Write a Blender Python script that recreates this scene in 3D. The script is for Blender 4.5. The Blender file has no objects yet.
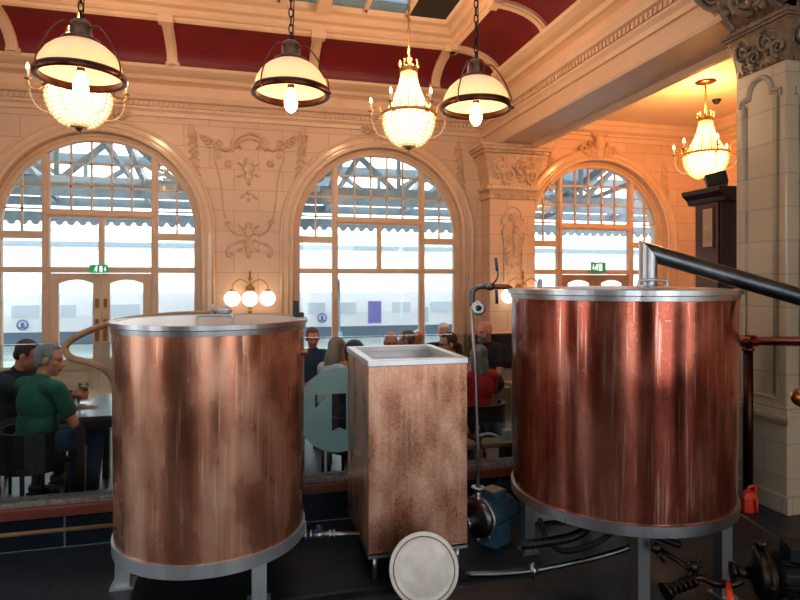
import bpy, bmesh, math, random
from mathutils import Vector, Matrix
PI = math.pi
R = math.radians
S = bpy.context.scene
COL = S.collection
rnd = random.Random(7)

# ------------------------------------------------------------------ camera model (level camera, turned 14.4 degrees)
TH = math.atan(0.2568)
CT, ST = math.cos(TH), math.sin(TH)
F, H, HV = 585.0, 1.9, 281.0
def at(u, v, d):
    "world point seen at photo pixel (u, v) at forward distance d"
    X = (u - 400) / F
    return Vector((d * (X * CT + ST), d * (CT - X * ST), H - (v - HV) * d / F))
def on(u, v, y):
    "world point on the plane y = const"
    X = (u - 400) / F
    return at(u, v, y / (CT - X * ST))

# ------------------------------------------------------------------ mesh builder
class MB:
    def __init__(s): s.v = []; s.f = []; s.sm = []
    def add(s, vs, fs, smooth=False):
        b = len(s.v); s.v += [tuple(p) for p in vs]
        for f in fs: s.f.append(tuple(b + i for i in f)); s.sm.append(smooth)
        return s
    def box(s, x0, x1, y0, y1, z0, z1):
        return s.add([(x0,y0,z0),(x1,y0,z0),(x1,y1,z0),(x0,y1,z0),(x0,y0,z1),(x1,y0,z1),(x1,y1,z1),(x0,y1,z1)],
                     [(0,3,2,1),(4,5,6,7),(0,1,5,4),(1,2,6,5),(2,3,7,6),(3,0,4,7)])
    def bar(s, p, q, w, h, up=(0,0,1)):
        "box beam from p to q, w across, h along up"
        p = Vector(p); q = Vector(q); t = (q - p).normalized(); up = Vector(up)
        sd = t.cross(up)
        if sd.length < 1e-4: sd = t.cross(Vector((0,1,0)))
        sd.normalize(); un = sd.cross(t)
        a, b = sd * w / 2, un * h / 2
        return s.add([p-a-b,p+a-b,p+a+b,p-a+b,q-a-b,q+a-b,q+a+b,q-a+b],
                     [(0,3,2,1),(4,5,6,7),(0,1,5,4),(1,2,6,5),(2,3,7,6),(3,0,4,7)])
    def tube(s, pts, r, n=8, closed=False, smooth=True):
        pts = [Vector(p) for p in pts]; m = len(pts)
        rr = r if isinstance(r, (list, tuple)) else [r] * m
        T = []
        for i in range(m):
            a = pts[i-1] if (i > 0 or closed) else pts[i]
            b = pts[(i+1) % m] if (i < m-1 or closed) else pts[i]
            t = (b - a); T.append(t.normalized() if t.length > 1e-9 else Vector((0,0,1)))
        nrm = T[0].cross(Vector((0.31,0.17,0.93)))
        if nrm.length < 1e-3: nrm = T[0].cross(Vector((1,0,0)))
        nrm.normalize(); vs = []
        for i in range(m):
            nrm = nrm - T[i] * nrm.dot(T[i])
            if nrm.length < 1e-6: nrm = T[i].orthogonal()
            nrm.normalize(); bn = T[i].cross(nrm)
            for k in range(n):
                a = 2*PI*k/n
                vs.append(pts[i] + (nrm*math.cos(a) + bn*math.sin(a)) * rr[i])
        fs = []
        for i in range(m if closed else m-1):
            j = (i+1) % m
            for k in range(n):
                l = (k+1) % n
                fs.append((i*n+k, i*n+l, j*n+l, j*n+k))
        s.add(vs, fs, smooth)
        if not closed:
            b = len(s.v) - len(vs)
            s.f.append(tuple(b+k for k in reversed(range(n)))); s.sm.append(False)
            s.f.append(tuple(b+(m-1)*n+k for k in range(n))); s.sm.append(False)
        return s
    def cyl(s, p, q, r0, r1=None, n=20):
        return s.tube([p, q], [r0, r0 if r1 is None else r1], n)
    def lathe(s, prof, n=48, c=(0,0,0), M=None, a0=0.0, a1=2*PI, smooth=True):
        full = abs(a1 - a0 - 2*PI) < 1e-6; m = n if full else n + 1; vs = []; fs = []
        for (r, z) in prof:
            for k in range(m):
                a = a0 + (a1 - a0) * k / n
                p = Vector((r*math.cos(a), r*math.sin(a), z))
                if M is not None: p = M @ p
                vs.append(p + Vector(c))
        for i in range(len(prof)-1):
            for k in range(n):
                l = (k+1) % m
                fs.append((i*m+k, i*m+l, (i+1)*m+l, (i+1)*m+k))
        return s.add(vs, fs, smooth)
    def ball(s, c, r, nu=16, nv=10, M=None):
        if not isinstance(r, (list, tuple)): r = (r, r, r)
        c = Vector(c); vs = []; fs = []
        def tr(p): return (M @ p if M is not None else p) + c
        vs.append(tr(Vector((0,0,-r[2]))))
        for j in range(1, nv):
            b = -PI/2 + PI*j/nv
            for i in range(nu):
                a = 2*PI*i/nu
                vs.append(tr(Vector((r[0]*math.cos(b)*math.cos(a), r[1]*math.cos(b)*math.sin(a), r[2]*math.sin(b)))))
        vs.append(tr(Vector((0,0,r[2]))))
        for i in range(nu):
            l = (i+1) % nu
            fs.append((0, 1+l, 1+i))
            for j in range(nv-2):
                a = 1+j*nu
                fs.append((a+i, a+l, a+nu+l, a+nu+i))
            fs.append((len(vs)-1, 1+(nv-2)*nu+i, 1+(nv-2)*nu+l))
        return s.add(vs, fs, True)
    def cap(s, p, q, r0, r1=None, n=14):
        "capsule with round ends"
        r1 = r0 if r1 is None else r1
        s.cyl(p, q, r0, r1, n); s.ball(p, r0, n, 8); s.ball(q, r1, n, 8); return s
    def prism(s, poly, axis, t0, t1, smooth=False):
        "polygon [(a, b)] extruded along axis: x -> (a,b)=(y,z); y -> (x,z); z -> (x,y)"
        def P(a, b, t): return (t,a,b) if axis == 'x' else ((a,t,b) if axis == 'y' else (a,b,t))
        n = len(poly); vs = [P(a,b,t0) for a,b in poly] + [P(a,b,t1) for a,b in poly]
        s.add(vs, [tuple(range(n)), tuple(reversed(range(n, 2*n)))])
        b0 = len(s.v) - 2*n
        for i in range(n):
            j = (i+1) % n
            s.f.append((b0+j, b0+i, b0+n+i, b0+n+j)); s.sm.append(smooth)
        return s
    def arc(s, cx, cz, y0, y1, r0, r1, n=40, a0=0.0, a1=PI):
        "flat ring sector in the xz plane with thickness y0..y1"
        vs = []; fs = []
        for k in range(n+1):
            a = a0 + (a1-a0)*k/n; c, q = math.cos(a), math.sin(a)
            vs += [(cx+r0*c,y0,cz+r0*q),(cx+r1*c,y0,cz+r1*q),(cx+r1*c,y1,cz+r1*q),(cx+r0*c,y1,cz+r0*q)]
        for k in range(n):
            for i in range(4):
                j = (i+1) % 4
                fs.append((k*4+i, k*4+j, k*4+4+j, k*4+4+i))
        fs += [(0,1,2,3), (n*4+3,n*4+2,n*4+1,n*4)]
        return s.add(vs, fs)
    def build(s, name, mat, parent=None, bevel=0.0, loc=None):
        me = bpy.data.meshes.new(name)
        me.from_pydata(s.v, [], s.f); me.validate()
        if len(s.sm) == len(me.polygons): me.polygons.foreach_set('use_smooth', s.sm)
        bm = bmesh.new(); bm.from_mesh(me); bmesh.ops.recalc_face_normals(bm, faces=bm.faces); bm.to_mesh(me); bm.free()
        me.materials.append(mat)
        o = bpy.data.objects.new(name, me); COL.objects.link(o)
        if parent is not None: o.parent = parent
        if loc is not None: o.location = loc
        if bevel > 0:
            b = o.modifiers.new('bevel', 'BEVEL'); b.width = bevel; b.segments = 2; b.limit_method = 'ANGLE'; b.angle_limit = R(40)
            b.harden_normals = False
        return o

def tag(o, label, cat, group=None, kind=None):
    if label: o['label'] = label
    if cat: o['category'] = cat
    if group: o['group'] = group
    if kind: o['kind'] = kind
    return o
def thing(name, label, cat, loc=(0,0,0), rz=0.0, group=None, kind=None):
    o = bpy.data.objects.new(name, None); COL.objects.link(o); o.empty_display_size = .1
    o.location = loc; o.rotation_euler = (0,0,rz)
    return tag(o, label, cat, group, kind)
def struct(o, label, cat):
    return tag(o, label, cat, None, 'structure')
def copy_tree(o, parent=None):
    c = o.copy(); COL.objects.link(c)
    if parent is not None: c.parent = parent
    for ch in [k for k in list(bpy.data.objects) if k.parent is o]: copy_tree(ch, c)
    return c
def lit(name, kind, parent, loc, power, col, r=.05):
    l = bpy.data.lights.new(name, kind); l.energy = power; l.color = col
    if kind == 'POINT': l.shadow_soft_size = r
    o = bpy.data.objects.new(name, l); COL.objects.link(o); o.parent = parent; o.location = loc
    return o

# ------------------------------------------------------------------ materials
def rgb(h):
    "sRGB 0-255 -> linear"
    return tuple((c/255/12.92 if c/255 <= .04045 else ((c/255+.055)/1.055)**2.4) for c in h) + (1.0,)
def pm(name, col, rough=.5, metal=0.0, col2=None, nscale=6.0, stretch=(1,1,1), bump=0.0, bscale=40.0, rough2=None, spec=.5, coat=0.0, detail=4.0):
    m = bpy.data.materials.new(name); m.use_nodes = True
    nt = m.node_tree; b = nt.nodes['Principled BSDF']
    c = rgb(col)
    b.inputs['Base Color'].default_value = c; b.inputs['Roughness'].default_value = rough; b.inputs['Metallic'].default_value = metal
    b.inputs['Specular IOR Level'].default_value = spec; b.inputs['Coat Weight'].default_value = coat
    tc = nt.nodes.new('ShaderNodeTexCoord'); mp = nt.nodes.new('ShaderNodeMapping'); mp.inputs['Scale'].default_value = stretch
    nt.links.new(tc.outputs['Object'], mp.inputs['Vector'])
    if col2 is not None or rough2 is not None:
        n = nt.nodes.new('ShaderNodeTexNoise'); n.inputs['Scale'].default_value = nscale; n.inputs['Detail'].default_value = detail
        n.inputs['Roughness'].default_value = .65
        nt.links.new(mp.outputs['Vector'], n.inputs['Vector'])
        rp = nt.nodes.new('ShaderNodeValToRGB'); rp.color_ramp.elements[0].position = .32; rp.color_ramp.elements[1].position = .68
        rp.color_ramp.elements[0].color = c; rp.color_ramp.elements[1].color = rgb(col2) if col2 else c
        nt.links.new(n.outputs['Fac'], rp.inputs['Fac']); nt.links.new(rp.outputs['Color'], b.inputs['Base Color'])
        if rough2 is not None:
            mr = nt.nodes.new('ShaderNodeMapRange'); mr.inputs['From Min'].default_value = .3; mr.inputs['From Max'].default_value = .7
            mr.inputs['To Min'].default_value = rough; mr.inputs['To Max'].default_value = rough2
            nt.links.new(n.outputs['Fac'], mr.inputs['Value']); nt.links.new(mr.outputs['Result'], b.inputs['Roughness'])
    if bump > 0:
        n2 = nt.nodes.new('ShaderNodeTexNoise'); n2.inputs['Scale'].default_value = bscale; n2.inputs['Detail'].default_value = 3
        nt.links.new(mp.outputs['Vector'], n2.inputs['Vector'])
        bp = nt.nodes.new('ShaderNodeBump'); bp.inputs['Strength'].default_value = bump; bp.inputs['Distance'].default_value = .01
        nt.links.new(n2.outputs['Fac'], bp.inputs['Height']); nt.links.new(bp.outputs['Normal'], b.inputs['Normal'])
    return m
def emis(name, col, st):
    m = bpy.data.materials.new(name); m.use_nodes = True; b = m.node_tree.nodes['Principled BSDF']
    b.inputs['Base Color'].default_value = rgb(col); b.inputs['Emission Color'].default_value = rgb(col); b.inputs['Emission Strength'].default_value = st
    return m
def tiled(name, c1, c2, mortar, bw, bh, ms, rough, bump=.15, offset=.5, floor=False, spec=.5, rough2=None, vary=1.0):
    m = bpy.data.materials.new(name); m.use_nodes = True; nt = m.node_tree; b = nt.nodes['Principled BSDF']
    tc = nt.nodes.new('ShaderNodeTexCoord'); sx = nt.nodes.new('ShaderNodeSeparateXYZ'); cx = nt.nodes.new('ShaderNodeCombineXYZ')
    nt.links.new(tc.outputs['Object'], sx.inputs[0])
    if floor:
        nt.links.new(sx.outputs['X'], cx.inputs['X']); nt.links.new(sx.outputs['Y'], cx.inputs['Y'])
    else:
        ad = nt.nodes.new('ShaderNodeMath'); nt.links.new(sx.outputs['X'], ad.inputs[0]); nt.links.new(sx.outputs['Y'], ad.inputs[1])
        nt.links.new(ad.outputs[0], cx.inputs['X']); nt.links.new(sx.outputs['Z'], cx.inputs['Y'])
    br = nt.nodes.new('ShaderNodeTexBrick'); br.offset = offset
    br.inputs['Scale'].default_value = 1.0; br.inputs['Brick Width'].default_value = bw; br.inputs['Row Height'].default_value = bh
    br.inputs['Mortar Size'].default_value = ms; br.inputs['Mortar Smooth'].default_value = .2
    br.inputs['Color1'].default_value = rgb(c1); br.inputs['Color2'].default_value = rgb(c2); br.inputs['Mortar'].default_value = rgb(mortar)
    nt.links.new(cx.outputs[0], br.inputs['Vector'])
    n = nt.nodes.new('ShaderNodeTexNoise'); n.inputs['Scale'].default_value = 1.7; n.inputs['Detail'].default_value = 6
    nt.links.new(tc.outputs['Object'], n.inputs['Vector'])
    mx = nt.nodes.new('ShaderNodeMix'); mx.data_type = 'RGBA'; mx.blend_type = 'MULTIPLY'
    rp = nt.nodes.new('ShaderNodeValToRGB'); rp.color_ramp.elements[0].position = .3; rp.color_ramp.elements[1].position = .7
    g = 1 - .22*vary; rp.color_ramp.elements[0].color = (g,g,g,1); rp.color_ramp.elements[1].color = (1,1,1,1)
    nt.links.new(n.outputs['Fac'], rp.inputs['Fac']); mx.inputs['Factor'].default_value = 1.0
    nt.links.new(br.outputs['Color'], mx.inputs['A']); nt.links.new(rp.outputs['Color'], mx.inputs['B'])
    nt.links.new(mx.outputs['Result'], b.inputs['Base Color'])
    b.inputs['Roughness'].default_value = rough; b.inputs['Specular IOR Level'].default_value = spec
    if rough2 is not None:
        mr = nt.nodes.new('ShaderNodeMapRange'); mr.inputs['From Min'].default_value = .35; mr.inputs['From Max'].default_value = .65
        mr.inputs['To Min'].default_value = rough; mr.inputs['To Max'].default_value = rough2
        nt.links.new(n.outputs['Fac'], mr.inputs['Value']); nt.links.new(mr.outputs['Result'], b.inputs['Roughness'])
    bp = nt.nodes.new('ShaderNodeBump'); bp.inputs['Strength'].default_value = bump; bp.inputs['Distance'].default_value = .01; bp.invert = True
    nt.links.new(br.outputs['Fac'], bp.inputs['Height']); nt.links.new(bp.outputs['Normal'], b.inputs['Normal'])
    return m
def glass(name, tint, refl=.9, ior=1.45):
    "thin clear sheet: lets light straight through, mirrors a little at grazing angles"
    m = bpy.data.materials.new(name); m.use_nodes = True; nt = m.node_tree; nt.nodes.clear()
    o = nt.nodes.new('ShaderNodeOutputMaterial'); t = nt.nodes.new('ShaderNodeBsdfTransparent'); g = nt.nodes.new('ShaderNodeBsdfGlossy')
    fr = nt.nodes.new('ShaderNodeFresnel'); fr.inputs['IOR'].default_value = ior
    mm = nt.nodes.new('ShaderNodeMath'); mm.operation = 'MULTIPLY'; mm.inputs[1].default_value = refl
    mx = nt.nodes.new('ShaderNodeMixShader'); t.inputs['Color'].default_value = tint; g.inputs['Roughness'].default_value = .02
    nt.links.new(fr.outputs[0], mm.inputs[0]); nt.links.new(mm.outputs[0], mx.inputs[0])
    nt.links.new(t.outputs[0], mx.inputs[1]); nt.links.new(g.outputs[0], mx.inputs[2]); nt.links.new(mx.outputs[0], o.inputs[0])
    return m
def transl(name, col, tcol, f=.5, rough=.25, through=0.0):
    "opal glass / beads: passes light on, softened"
    m = bpy.data.materials.new(name); m.use_nodes = True; nt = m.node_tree; nt.nodes.clear()
    o = nt.nodes.new('ShaderNodeOutputMaterial'); a = nt.nodes.new('ShaderNodeBsdfPrincipled'); t = nt.nodes.new('ShaderNodeBsdfTranslucent')
    a.inputs['Base Color'].default_value = rgb(col); a.inputs['Roughness'].default_value = rough
    t.inputs['Color'].default_value = rgb(tcol); mx = nt.nodes.new('ShaderNodeMixShader'); mx.inputs[0].default_value = f
    nt.links.new(a.outputs[0], mx.inputs[1]); nt.links.new(t.outputs[0], mx.inputs[2])
    last = mx
    if through > 0:
        tr = nt.nodes.new('ShaderNodeBsdfTransparent'); m2 = nt.nodes.new('ShaderNodeMixShader'); m2.inputs[0].default_value = through
        nt.links.new(mx.outputs[0], m2.inputs[1]); nt.links.new(tr.outputs[0], m2.inputs[2]); last = m2
    nt.links.new(last.outputs[0], o.inputs[0])
    return m
def copper(name, c1, c2, c3, r0, r1, sc=1.0, wv=.25, w3=.1, brush=.5, bs=.12, metal=1.0, drip=.3):
    "worn sheet copper: cloudy tarnish, vertical wipe streaks, fine scratches"
    m = bpy.data.materials.new(name); m.use_nodes = True; nt = m.node_tree; b = nt.nodes['Principled BSDF']; L = nt.links
    b.inputs['Metallic'].default_value = metal
    tc = nt.nodes.new('ShaderNodeTexCoord')
    def noise(scale, st, det=5, ro=.6, dist=0.0):
        mp = nt.nodes.new('ShaderNodeMapping'); mp.inputs['Scale'].default_value = st; L.new(tc.outputs['Object'], mp.inputs['Vector'])
        n = nt.nodes.new('ShaderNodeTexNoise'); n.inputs['Scale'].default_value = scale; n.inputs['Detail'].default_value = det
        n.inputs['Roughness'].default_value = ro; n.inputs['Distortion'].default_value = dist
        L.new(mp.outputs['Vector'], n.inputs['Vector']); return n.outputs['Fac']
    n1 = noise(2.4*sc, (1.3,1.3,.7), 3, .5, 0); n2 = noise(5*sc, (3,3,.18), 3, .5); n3 = noise(26*sc, (1,1,1), 4, .7); n4 = noise(60*sc, (2.5,2.5,.05), 2, .5)
    rp = nt.nodes.new('ShaderNodeValToRGB'); e = rp.color_ramp.elements
    e[0].position = .34; e[0].color = rgb(c1); e[1].position = .66; e[1].color = rgb(c3); k = e.new(.5); k.color = rgb(c2)
    a = nt.nodes.new('ShaderNodeMath'); a.operation = 'MULTIPLY_ADD'; a.inputs[1].default_value = 1-wv-w3
    a2 = nt.nodes.new('ShaderNodeMath'); a2.operation = 'MULTIPLY_ADD'; a2.inputs[1].default_value = wv
    a3 = nt.nodes.new('ShaderNodeMath'); a3.operation = 'MULTIPLY'; a3.inputs[1].default_value = w3
    L.new(n3, a3.inputs[0]); L.new(n2, a2.inputs[0]); L.new(a3.outputs[0], a2.inputs[2]); L.new(n1, a.inputs[0]); L.new(a2.outputs[0], a.inputs[2])
    L.new(a.outputs[0], rp.inputs['Fac'])
    # pale drip marks and slanting scratches worn into the sheet
    def marks(scale, st, rot, lo, hi):
        mp = nt.nodes.new('ShaderNodeMapping'); mp.vector_type = 'TEXTURE'; mp.inputs['Rotation'].default_value = rot
        mp.inputs['Scale'].default_value = tuple(1/k for k in st); L.new(tc.outputs['Object'], mp.inputs['Vector'])
        n = nt.nodes.new('ShaderNodeTexNoise'); n.inputs['Scale'].default_value = scale; n.inputs['Detail'].default_value = 3
        L.new(mp.outputs['Vector'], n.inputs['Vector'])
        r = nt.nodes.new('ShaderNodeMapRange'); r.inputs['From Min'].default_value = lo; r.inputs['From Max'].default_value = hi; L.new(n.outputs['Fac'], r.inputs['Value']); return r.outputs['Result']
    d1 = marks(16, (3,3,.12), (0,0,0), .56, .74); d2 = marks(22, (6,6,.15), (R(52),R(20),0), .66, .76); d3 = marks(22, (6,6,.15), (R(-40),R(-35),0), .66, .76)
    mx1 = nt.nodes.new('ShaderNodeMath'); mx1.operation = 'MAXIMUM'; L.new(d1, mx1.inputs[0]); L.new(d2, mx1.inputs[1])
    mx2 = nt.nodes.new('ShaderNodeMath'); mx2.operation = 'MAXIMUM'; L.new(mx1.outputs[0], mx2.inputs[0]); L.new(d3, mx2.inputs[1])
    ml = nt.nodes.new('ShaderNodeMath'); ml.operation = 'MULTIPLY'; ml.inputs[1].default_value = drip; L.new(mx2.outputs[0], ml.inputs[0])
    mc = nt.nodes.new('ShaderNodeMix'); mc.data_type = 'RGBA'; mc.inputs['B'].default_value = rgb((244,206,182))
    L.new(ml.outputs[0], mc.inputs['Factor']); L.new(rp.outputs['Color'], mc.inputs['A']); L.new(mc.outputs['Result'], b.inputs['Base Color'])
    mr = nt.nodes.new('ShaderNodeMapRange'); mr.inputs['From Min'].default_value = .36; mr.inputs['From Max'].default_value = .62
    mr.inputs['To Min'].default_value = r0; mr.inputs['To Max'].default_value = r1
    L.new(a.outputs[0], mr.inputs['Value']); L.new(mr.outputs['Result'], b.inputs['Roughness'])
    ad = nt.nodes.new('ShaderNodeMath'); ad.operation = 'MULTIPLY_ADD'; ad.inputs[1].default_value = brush
    L.new(n4, ad.inputs[0]); L.new(n2, ad.inputs[2])
    bp = nt.nodes.new('ShaderNodeBump'); bp.inputs['Strength'].default_value = bs; bp.inputs['Distance'].default_value = .01
    L.new(ad.outputs[0], bp.inputs['Height']); L.new(bp.outputs['Normal'], b.inputs['Normal'])
    return m

M = {}
M['stone'] = tiled('cream_faience', (230,192,160), (224,184,151), (194,152,120), .78, .34, .006, .34, .25, rough2=.5, vary=.5)
M['stone_plain'] = pm('cream_plaster', (230,194,162), .42, 0, (221,184,150), 3, bump=.08, bscale=18)
M['relief'] = pm('cream_relief', (226,190,158), .45, 0, (198,158,124), 9, bump=.15, bscale=30)
M['wood_cream'] = pm('cream_painted_wood', (224,188,154), .4, 0, (214,178,144), 4)
M['red'] = pm('crimson_paint', (116,6,18), .55, 0, (104,5,16), 2)
M['ceil'] = pm('cream_ceiling', (236,212,180), .6, 0, (228,204,172), 2)
M['slate'] = tiled('dark_slate', (28,34,38), (24,29,34), (10,13,15), .6, .6, .006, .35, .3, 0, True, .5, .5)
M['boards'] = tiled('dark_boards', (52,38,30), (44,32,26), (20,14,12), 1.8, .14, .003, .4, .2, .37, True)
M['tile_dark'] = tiled('dark_glazed_tile', (14,30,42), (12,26,38), (110,124,132), .42, .30, .006, .12, .2, 0)
M['cut_slate'] = pm('edge_slate', (24,28,32), .4, 0, (17,20,24), 6)
M['copper_l'] = copper('copper_sheet_worn', (146,88,64), (188,126,98), (218,166,136), .18, .34, 1.3, .2, .0, .0, .012, .76, .5)
M['copper_r'] = copper('copper_sheet_red', (108,46,34), (138,68,52), (180,114,94), .10, .24, 1.1, .26, .10, .3, .04, .86, .4)
M['copper_b'] = copper('copper_sheet_mottled', (140,90,66), (190,132,104), (230,186,158), .2, .42, 1.7, .10, .30, .03, .08, .78, .25)
M['copper_pipe'] = pm('copper_pipe', (150,72,54), .25, 1, (120,54,40), 8)
M['steel'] = pm('brushed_steel', (186,188,190), .26, 1, (160,162,164), 5, (1,1,.1), rough2=.4)
M['steel_pale'] = pm('satin_steel', (214,216,218), .38, 1, (196,198,202), 3)
M['steel_dark'] = pm('dull_steel', (104,108,112), .32, 1, (78,82,86), 6)
M['iron'] = pm('dark_iron', (40,42,44), .45, .8, (28,30,32), 6)
M['brass'] = pm('brass', (196,148,82), .3, 1, (168,120,62), 8)
M['bronze'] = pm('bronze', (150,92,66), .32, 1, (96,54,38), 10)
M['hose'] = pm('tan_hose', (150,112,78), .5, 0, (126,92,62), 12)
M['black'] = pm('black_plastic', (18,18,20), .5)
M['rubber'] = pm('black_rubber', (22,24,26), .6)
M['white'] = pm('white_enamel', (238,231,220), .45, 0, (212,204,192), 9)
M['whitetrim'] = pm('grey_enamel', (150,140,130), .5, 0, (104,92,82), 14)
M['blue'] = pm('blue_plastic', (24,60,120), .4)
M['motor'] = pm('blue_grey_enamel', (56,92,116), .45, 0, (42,74,96), 8)
M['redp'] = pm('red_plastic', (214,58,24), .42, 0, (190,44,18), 5)
M['mahogany'] = pm('mahogany', (74,24,20), .32, 0, (52,16,14), 3, (6,6,.6), coat=.2)
M['mahogany_dark'] = pm('dark_mahogany', (32,12,12), .4, 0, (22,8,8), 3, (6,6,.6))
M['sillwood'] = pm('red_brown_wood', (122,62,44), .3, 0, (92,44,32), 4, (.5,6,6), coat=.3)
M['tablewood'] = pm('dark_table_wood', (64,40,32), .3, 0, (48,30,24), 4, (.6,6,6), coat=.15)
M['palewood'] = pm('pale_wood', (178,140,104), .5, 0, (156,118,84), 4, (.6,8,8))
M['chair'] = pm('black_chair_wood', (24,22,24), .4, 0, (16,15,16), 5)
M['sillstone'] = pm('grey_sill', (150,140,136), .2, 0, (96,86,84), 22)
M['glass'] = glass('clear_pane', (.96,.98,.98,1))
M['screen'] = glass('screen_glass', (.83,.90,.91,1), 1.0)
M['sky_pane'] = glass('blue_rooflight_pane', (.37,.47,.53,1), .6)
M['mirror'] = pm('old_mirror', (210,212,208), .08, 1, (170,168,160), 12)
M['opal'] = transl('opal_shade', (240,230,212), (255,240,218), .5, .3)
M['globe'] = emis('lit_globe', (255,244,226), 2.2)
M['bulb'] = emis('lit_bulb', (255,206,140), 14)
M['flame'] = emis('lit_candle_bulb', (255,206,140), 22)
M['beads'] = transl('crystal_beads', (250,240,226), (255,244,226), .5, .12, .15)
M['gilt'] = pm('gilt', (206,164,110), .35, 1, (176,130,80), 10)
M['candle'] = pm('ivory_candle', (240,220,190), .5)
M['frost'] = transl('frosted_film', (170,222,228), (200,236,238), .45, .6, .10)
M['green_sign'] = emis('lit_green_sign', (10,120,72), .9)
M['white_sign'] = emis('lit_white_sign', (235,250,242), 1.0)
M['skin'] = pm('skin', (206,142,114), .5, 0, (196,126,100), 14)
M['skin_red'] = pm('ruddy_skin', (206,134,108), .5, 0, (194,112,88), 14)
M['lip'] = pm('lip', (150,82,72), .5)
M['eye'] = pm('eye', (40,34,32), .25)
M['hair_grey'] = pm('grey_hair', (150,148,146), .7, 0, (108,106,106), 30, (1,1,.3), bump=.5, bscale=90)
M['hair_white'] = pm('white_hair', (216,212,208), .7, 0, (190,186,182), 30, bump=.4, bscale=90)
M['hair_brown'] = pm('brown_hair', (74,44,32), .7, 0, (54,30,24), 30, bump=.4, bscale=90)
M['hair_red'] = pm('cropped_hair', (112,68,48), .7, 0, (88,52,38), 30, bump=.4, bscale=90)
M['hair_dark'] = pm('dark_hair', (34,30,32), .6, 0, (22,20,22), 30, bump=.4, bscale=90)
M['hair_blonde'] = pm('dark_blonde_hair', (132,108,86), .6, 0, (96,76,60), 26, (1,1,.2), bump=.4, bscale=70)
M['hair_ash'] = pm('ash_grey_hair', (128,118,108), .6, 0, (96,88,82), 26, (1,1,.2), bump=.4, bscale=70)
M['beer'] = transl('amber_beer', (226,128,36), (255,170,60), .5, .4)
M['foam'] = pm('beer_foam', (240,226,200), .7)
for k, c in dict(green=(20,92,72), navy=(18,24,36), blk=(20,20,24), white=(206,202,204), red=(196,24,28), olive=(74,78,66), slateblue=(44,60,84), jeans=(38,62,96), dark=(26,28,32)).items():
    M['cl_'+k] = pm('cloth_'+k, c, .8, 0, tuple(int(x*.8) for x in c), 10, bump=.12, bscale=60)
M['panelling'] = pm('added_dark_panelling', (46,26,20), .4, 0, (34,18,14), 3, (4,4,.6))
M['steel_ring'] = pm('daylit_steel', (206,212,216), .34, .72, (176,184,190), 6, (1,1,.2))  # paler, less metallic steel standing in for daylight on the ring and legs
# ================================================================== ROOM SHELL
XL, XR, YF, YB = -7.6, 8.74, -4.0, 10.0
AX = [-2.27, 2.22, 6.55]           # window arch centres
HW, SPR = 1.5, 2.72
BX0, BX1 = 4.15, 4.93             # beam

def arch_wall(x0, x1, z0, z1, y0, y1, arches, n=36):
    m = MB(); xs = x0
    for (cx, hw, sp, sill) in arches:
        m.box(xs, cx-hw, y0, y1, z0, z1)
        if sill > z0: m.box(cx-hw, cx+hw, y0, y1, z0, sill)
        vs = []; fs = []
        for k in range(n+1):
            a = PI - PI*k/n; x = cx+hw*math.cos(a); z = sp+hw*math.sin(a)
            vs += [(x,y0,z),(x,y0,z1),(x,y1,z1),(x,y1,z)]
        for k in range(n):
            for i in range(4): j=(i+1)%4; fs.append((k*4+i,k*4+j,k*4+4+j,k*4+4+i))
        m.add(vs, fs); xs = cx+hw
    m.box(xs, x1, y0, y1, z0, z1)
    return m
arches = [(AX[0],HW,SPR,.0),(AX[1],HW,SPR,.5),(AX[2],HW,SPR,.0)]
struct(arch_wall(XL, XR, 0, 5.6, YB, YB+.45, arches).build('wall_back', M['stone']), 'cream faience wall pierced by three big arched windows', 'wall')
rear = [(-.9,.8,3.0,.25),(3.2,1.1,3.0,.25),(6.9,.8,3.0,.25)]  # openings added and sized to put bright streaks on the copper
struct(arch_wall(XL, XR, 0, 5.6, YF-.4, YF, rear).build('wall_front', M['stone']), 'unseen cream wall on the camera side with arched openings added for daylight', 'wall')
struct(MB().box(XL-.3, XL, YF-.4, -1.6, 0, 6).box(XL-.3, XL, .2, 2.7, 0, 6).box(XL-.3, XL, 4.3, YB+.45, 0, 6).box(XL-.3, XL, -1.6, .2, 0, .4).box(XL-.3, XL, 2.7, 4.3, 0, .4).box(XL-.3, XL, -1.6, .2, 3.8, 6).box(XL-.3, XL, 2.7, 4.3, 3.8, 6).build('wall_left', M['stone']), 'cream side wall of the main room', 'wall')  # unseen openings added here so the tanks mirror strips of daylight
m = MB()  # unseen dado added to give the copper something dark to reflect
for a, b in ((XL,-1.7),(-.1,2.1),(4.3,6.1),(7.7,XR)):
    m.box(a, b, YF, YF+.04, 0, 1.7); m.box(a, b, YF, YF+.07, 1.7, 1.76); x = a+.1
    while x+.5 < b: m.box(x, x+.5, YF+.04, YF+.055, .25, 1.0); m.box(x, x+.5, YF+.04, YF+.055, 1.1, 1.6); x += .62
struct(m.build('trim_0', M['panelling']), 'unseen dark dado added at the viewer end to darken copper reflections', 'panelling')
struct(MB().box(XR, XR+.3, YF-.4, YB+.45, 0, 6).build('wall_right', M['stone']), 'cream end wall of the side aisle beyond the tall dark cabinet', 'wall')
YG = 4.64                          # glazed partition line
struct(MB().box(XL, XR, YF, YG, -.1, 0).build('floor', M['slate']), 'dark slate floor of the brewing area', 'floor')
struct(MB().box(XL, XR, YG, YB, -.1, 0).build('floor_dining', M['boards']), 'dark boarded dining floor behind the glass partition', 'floor')
struct(MB().box(-5.5, 1.72, YF, 3.36, 0, .03).build('trim_1', M['cut_slate'], bevel=.006), 'dark raised slab edge along the drain channel', 'trim')
struct(MB().box(-5.5, 1.72, 3.47, 3.50, 0, .035).box(-5.5, 1.72, 3.36, 3.372, 0, .034).build('trim_2', M['steel_dark']), 'steel edging strip of the drain channel', 'trim')

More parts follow.
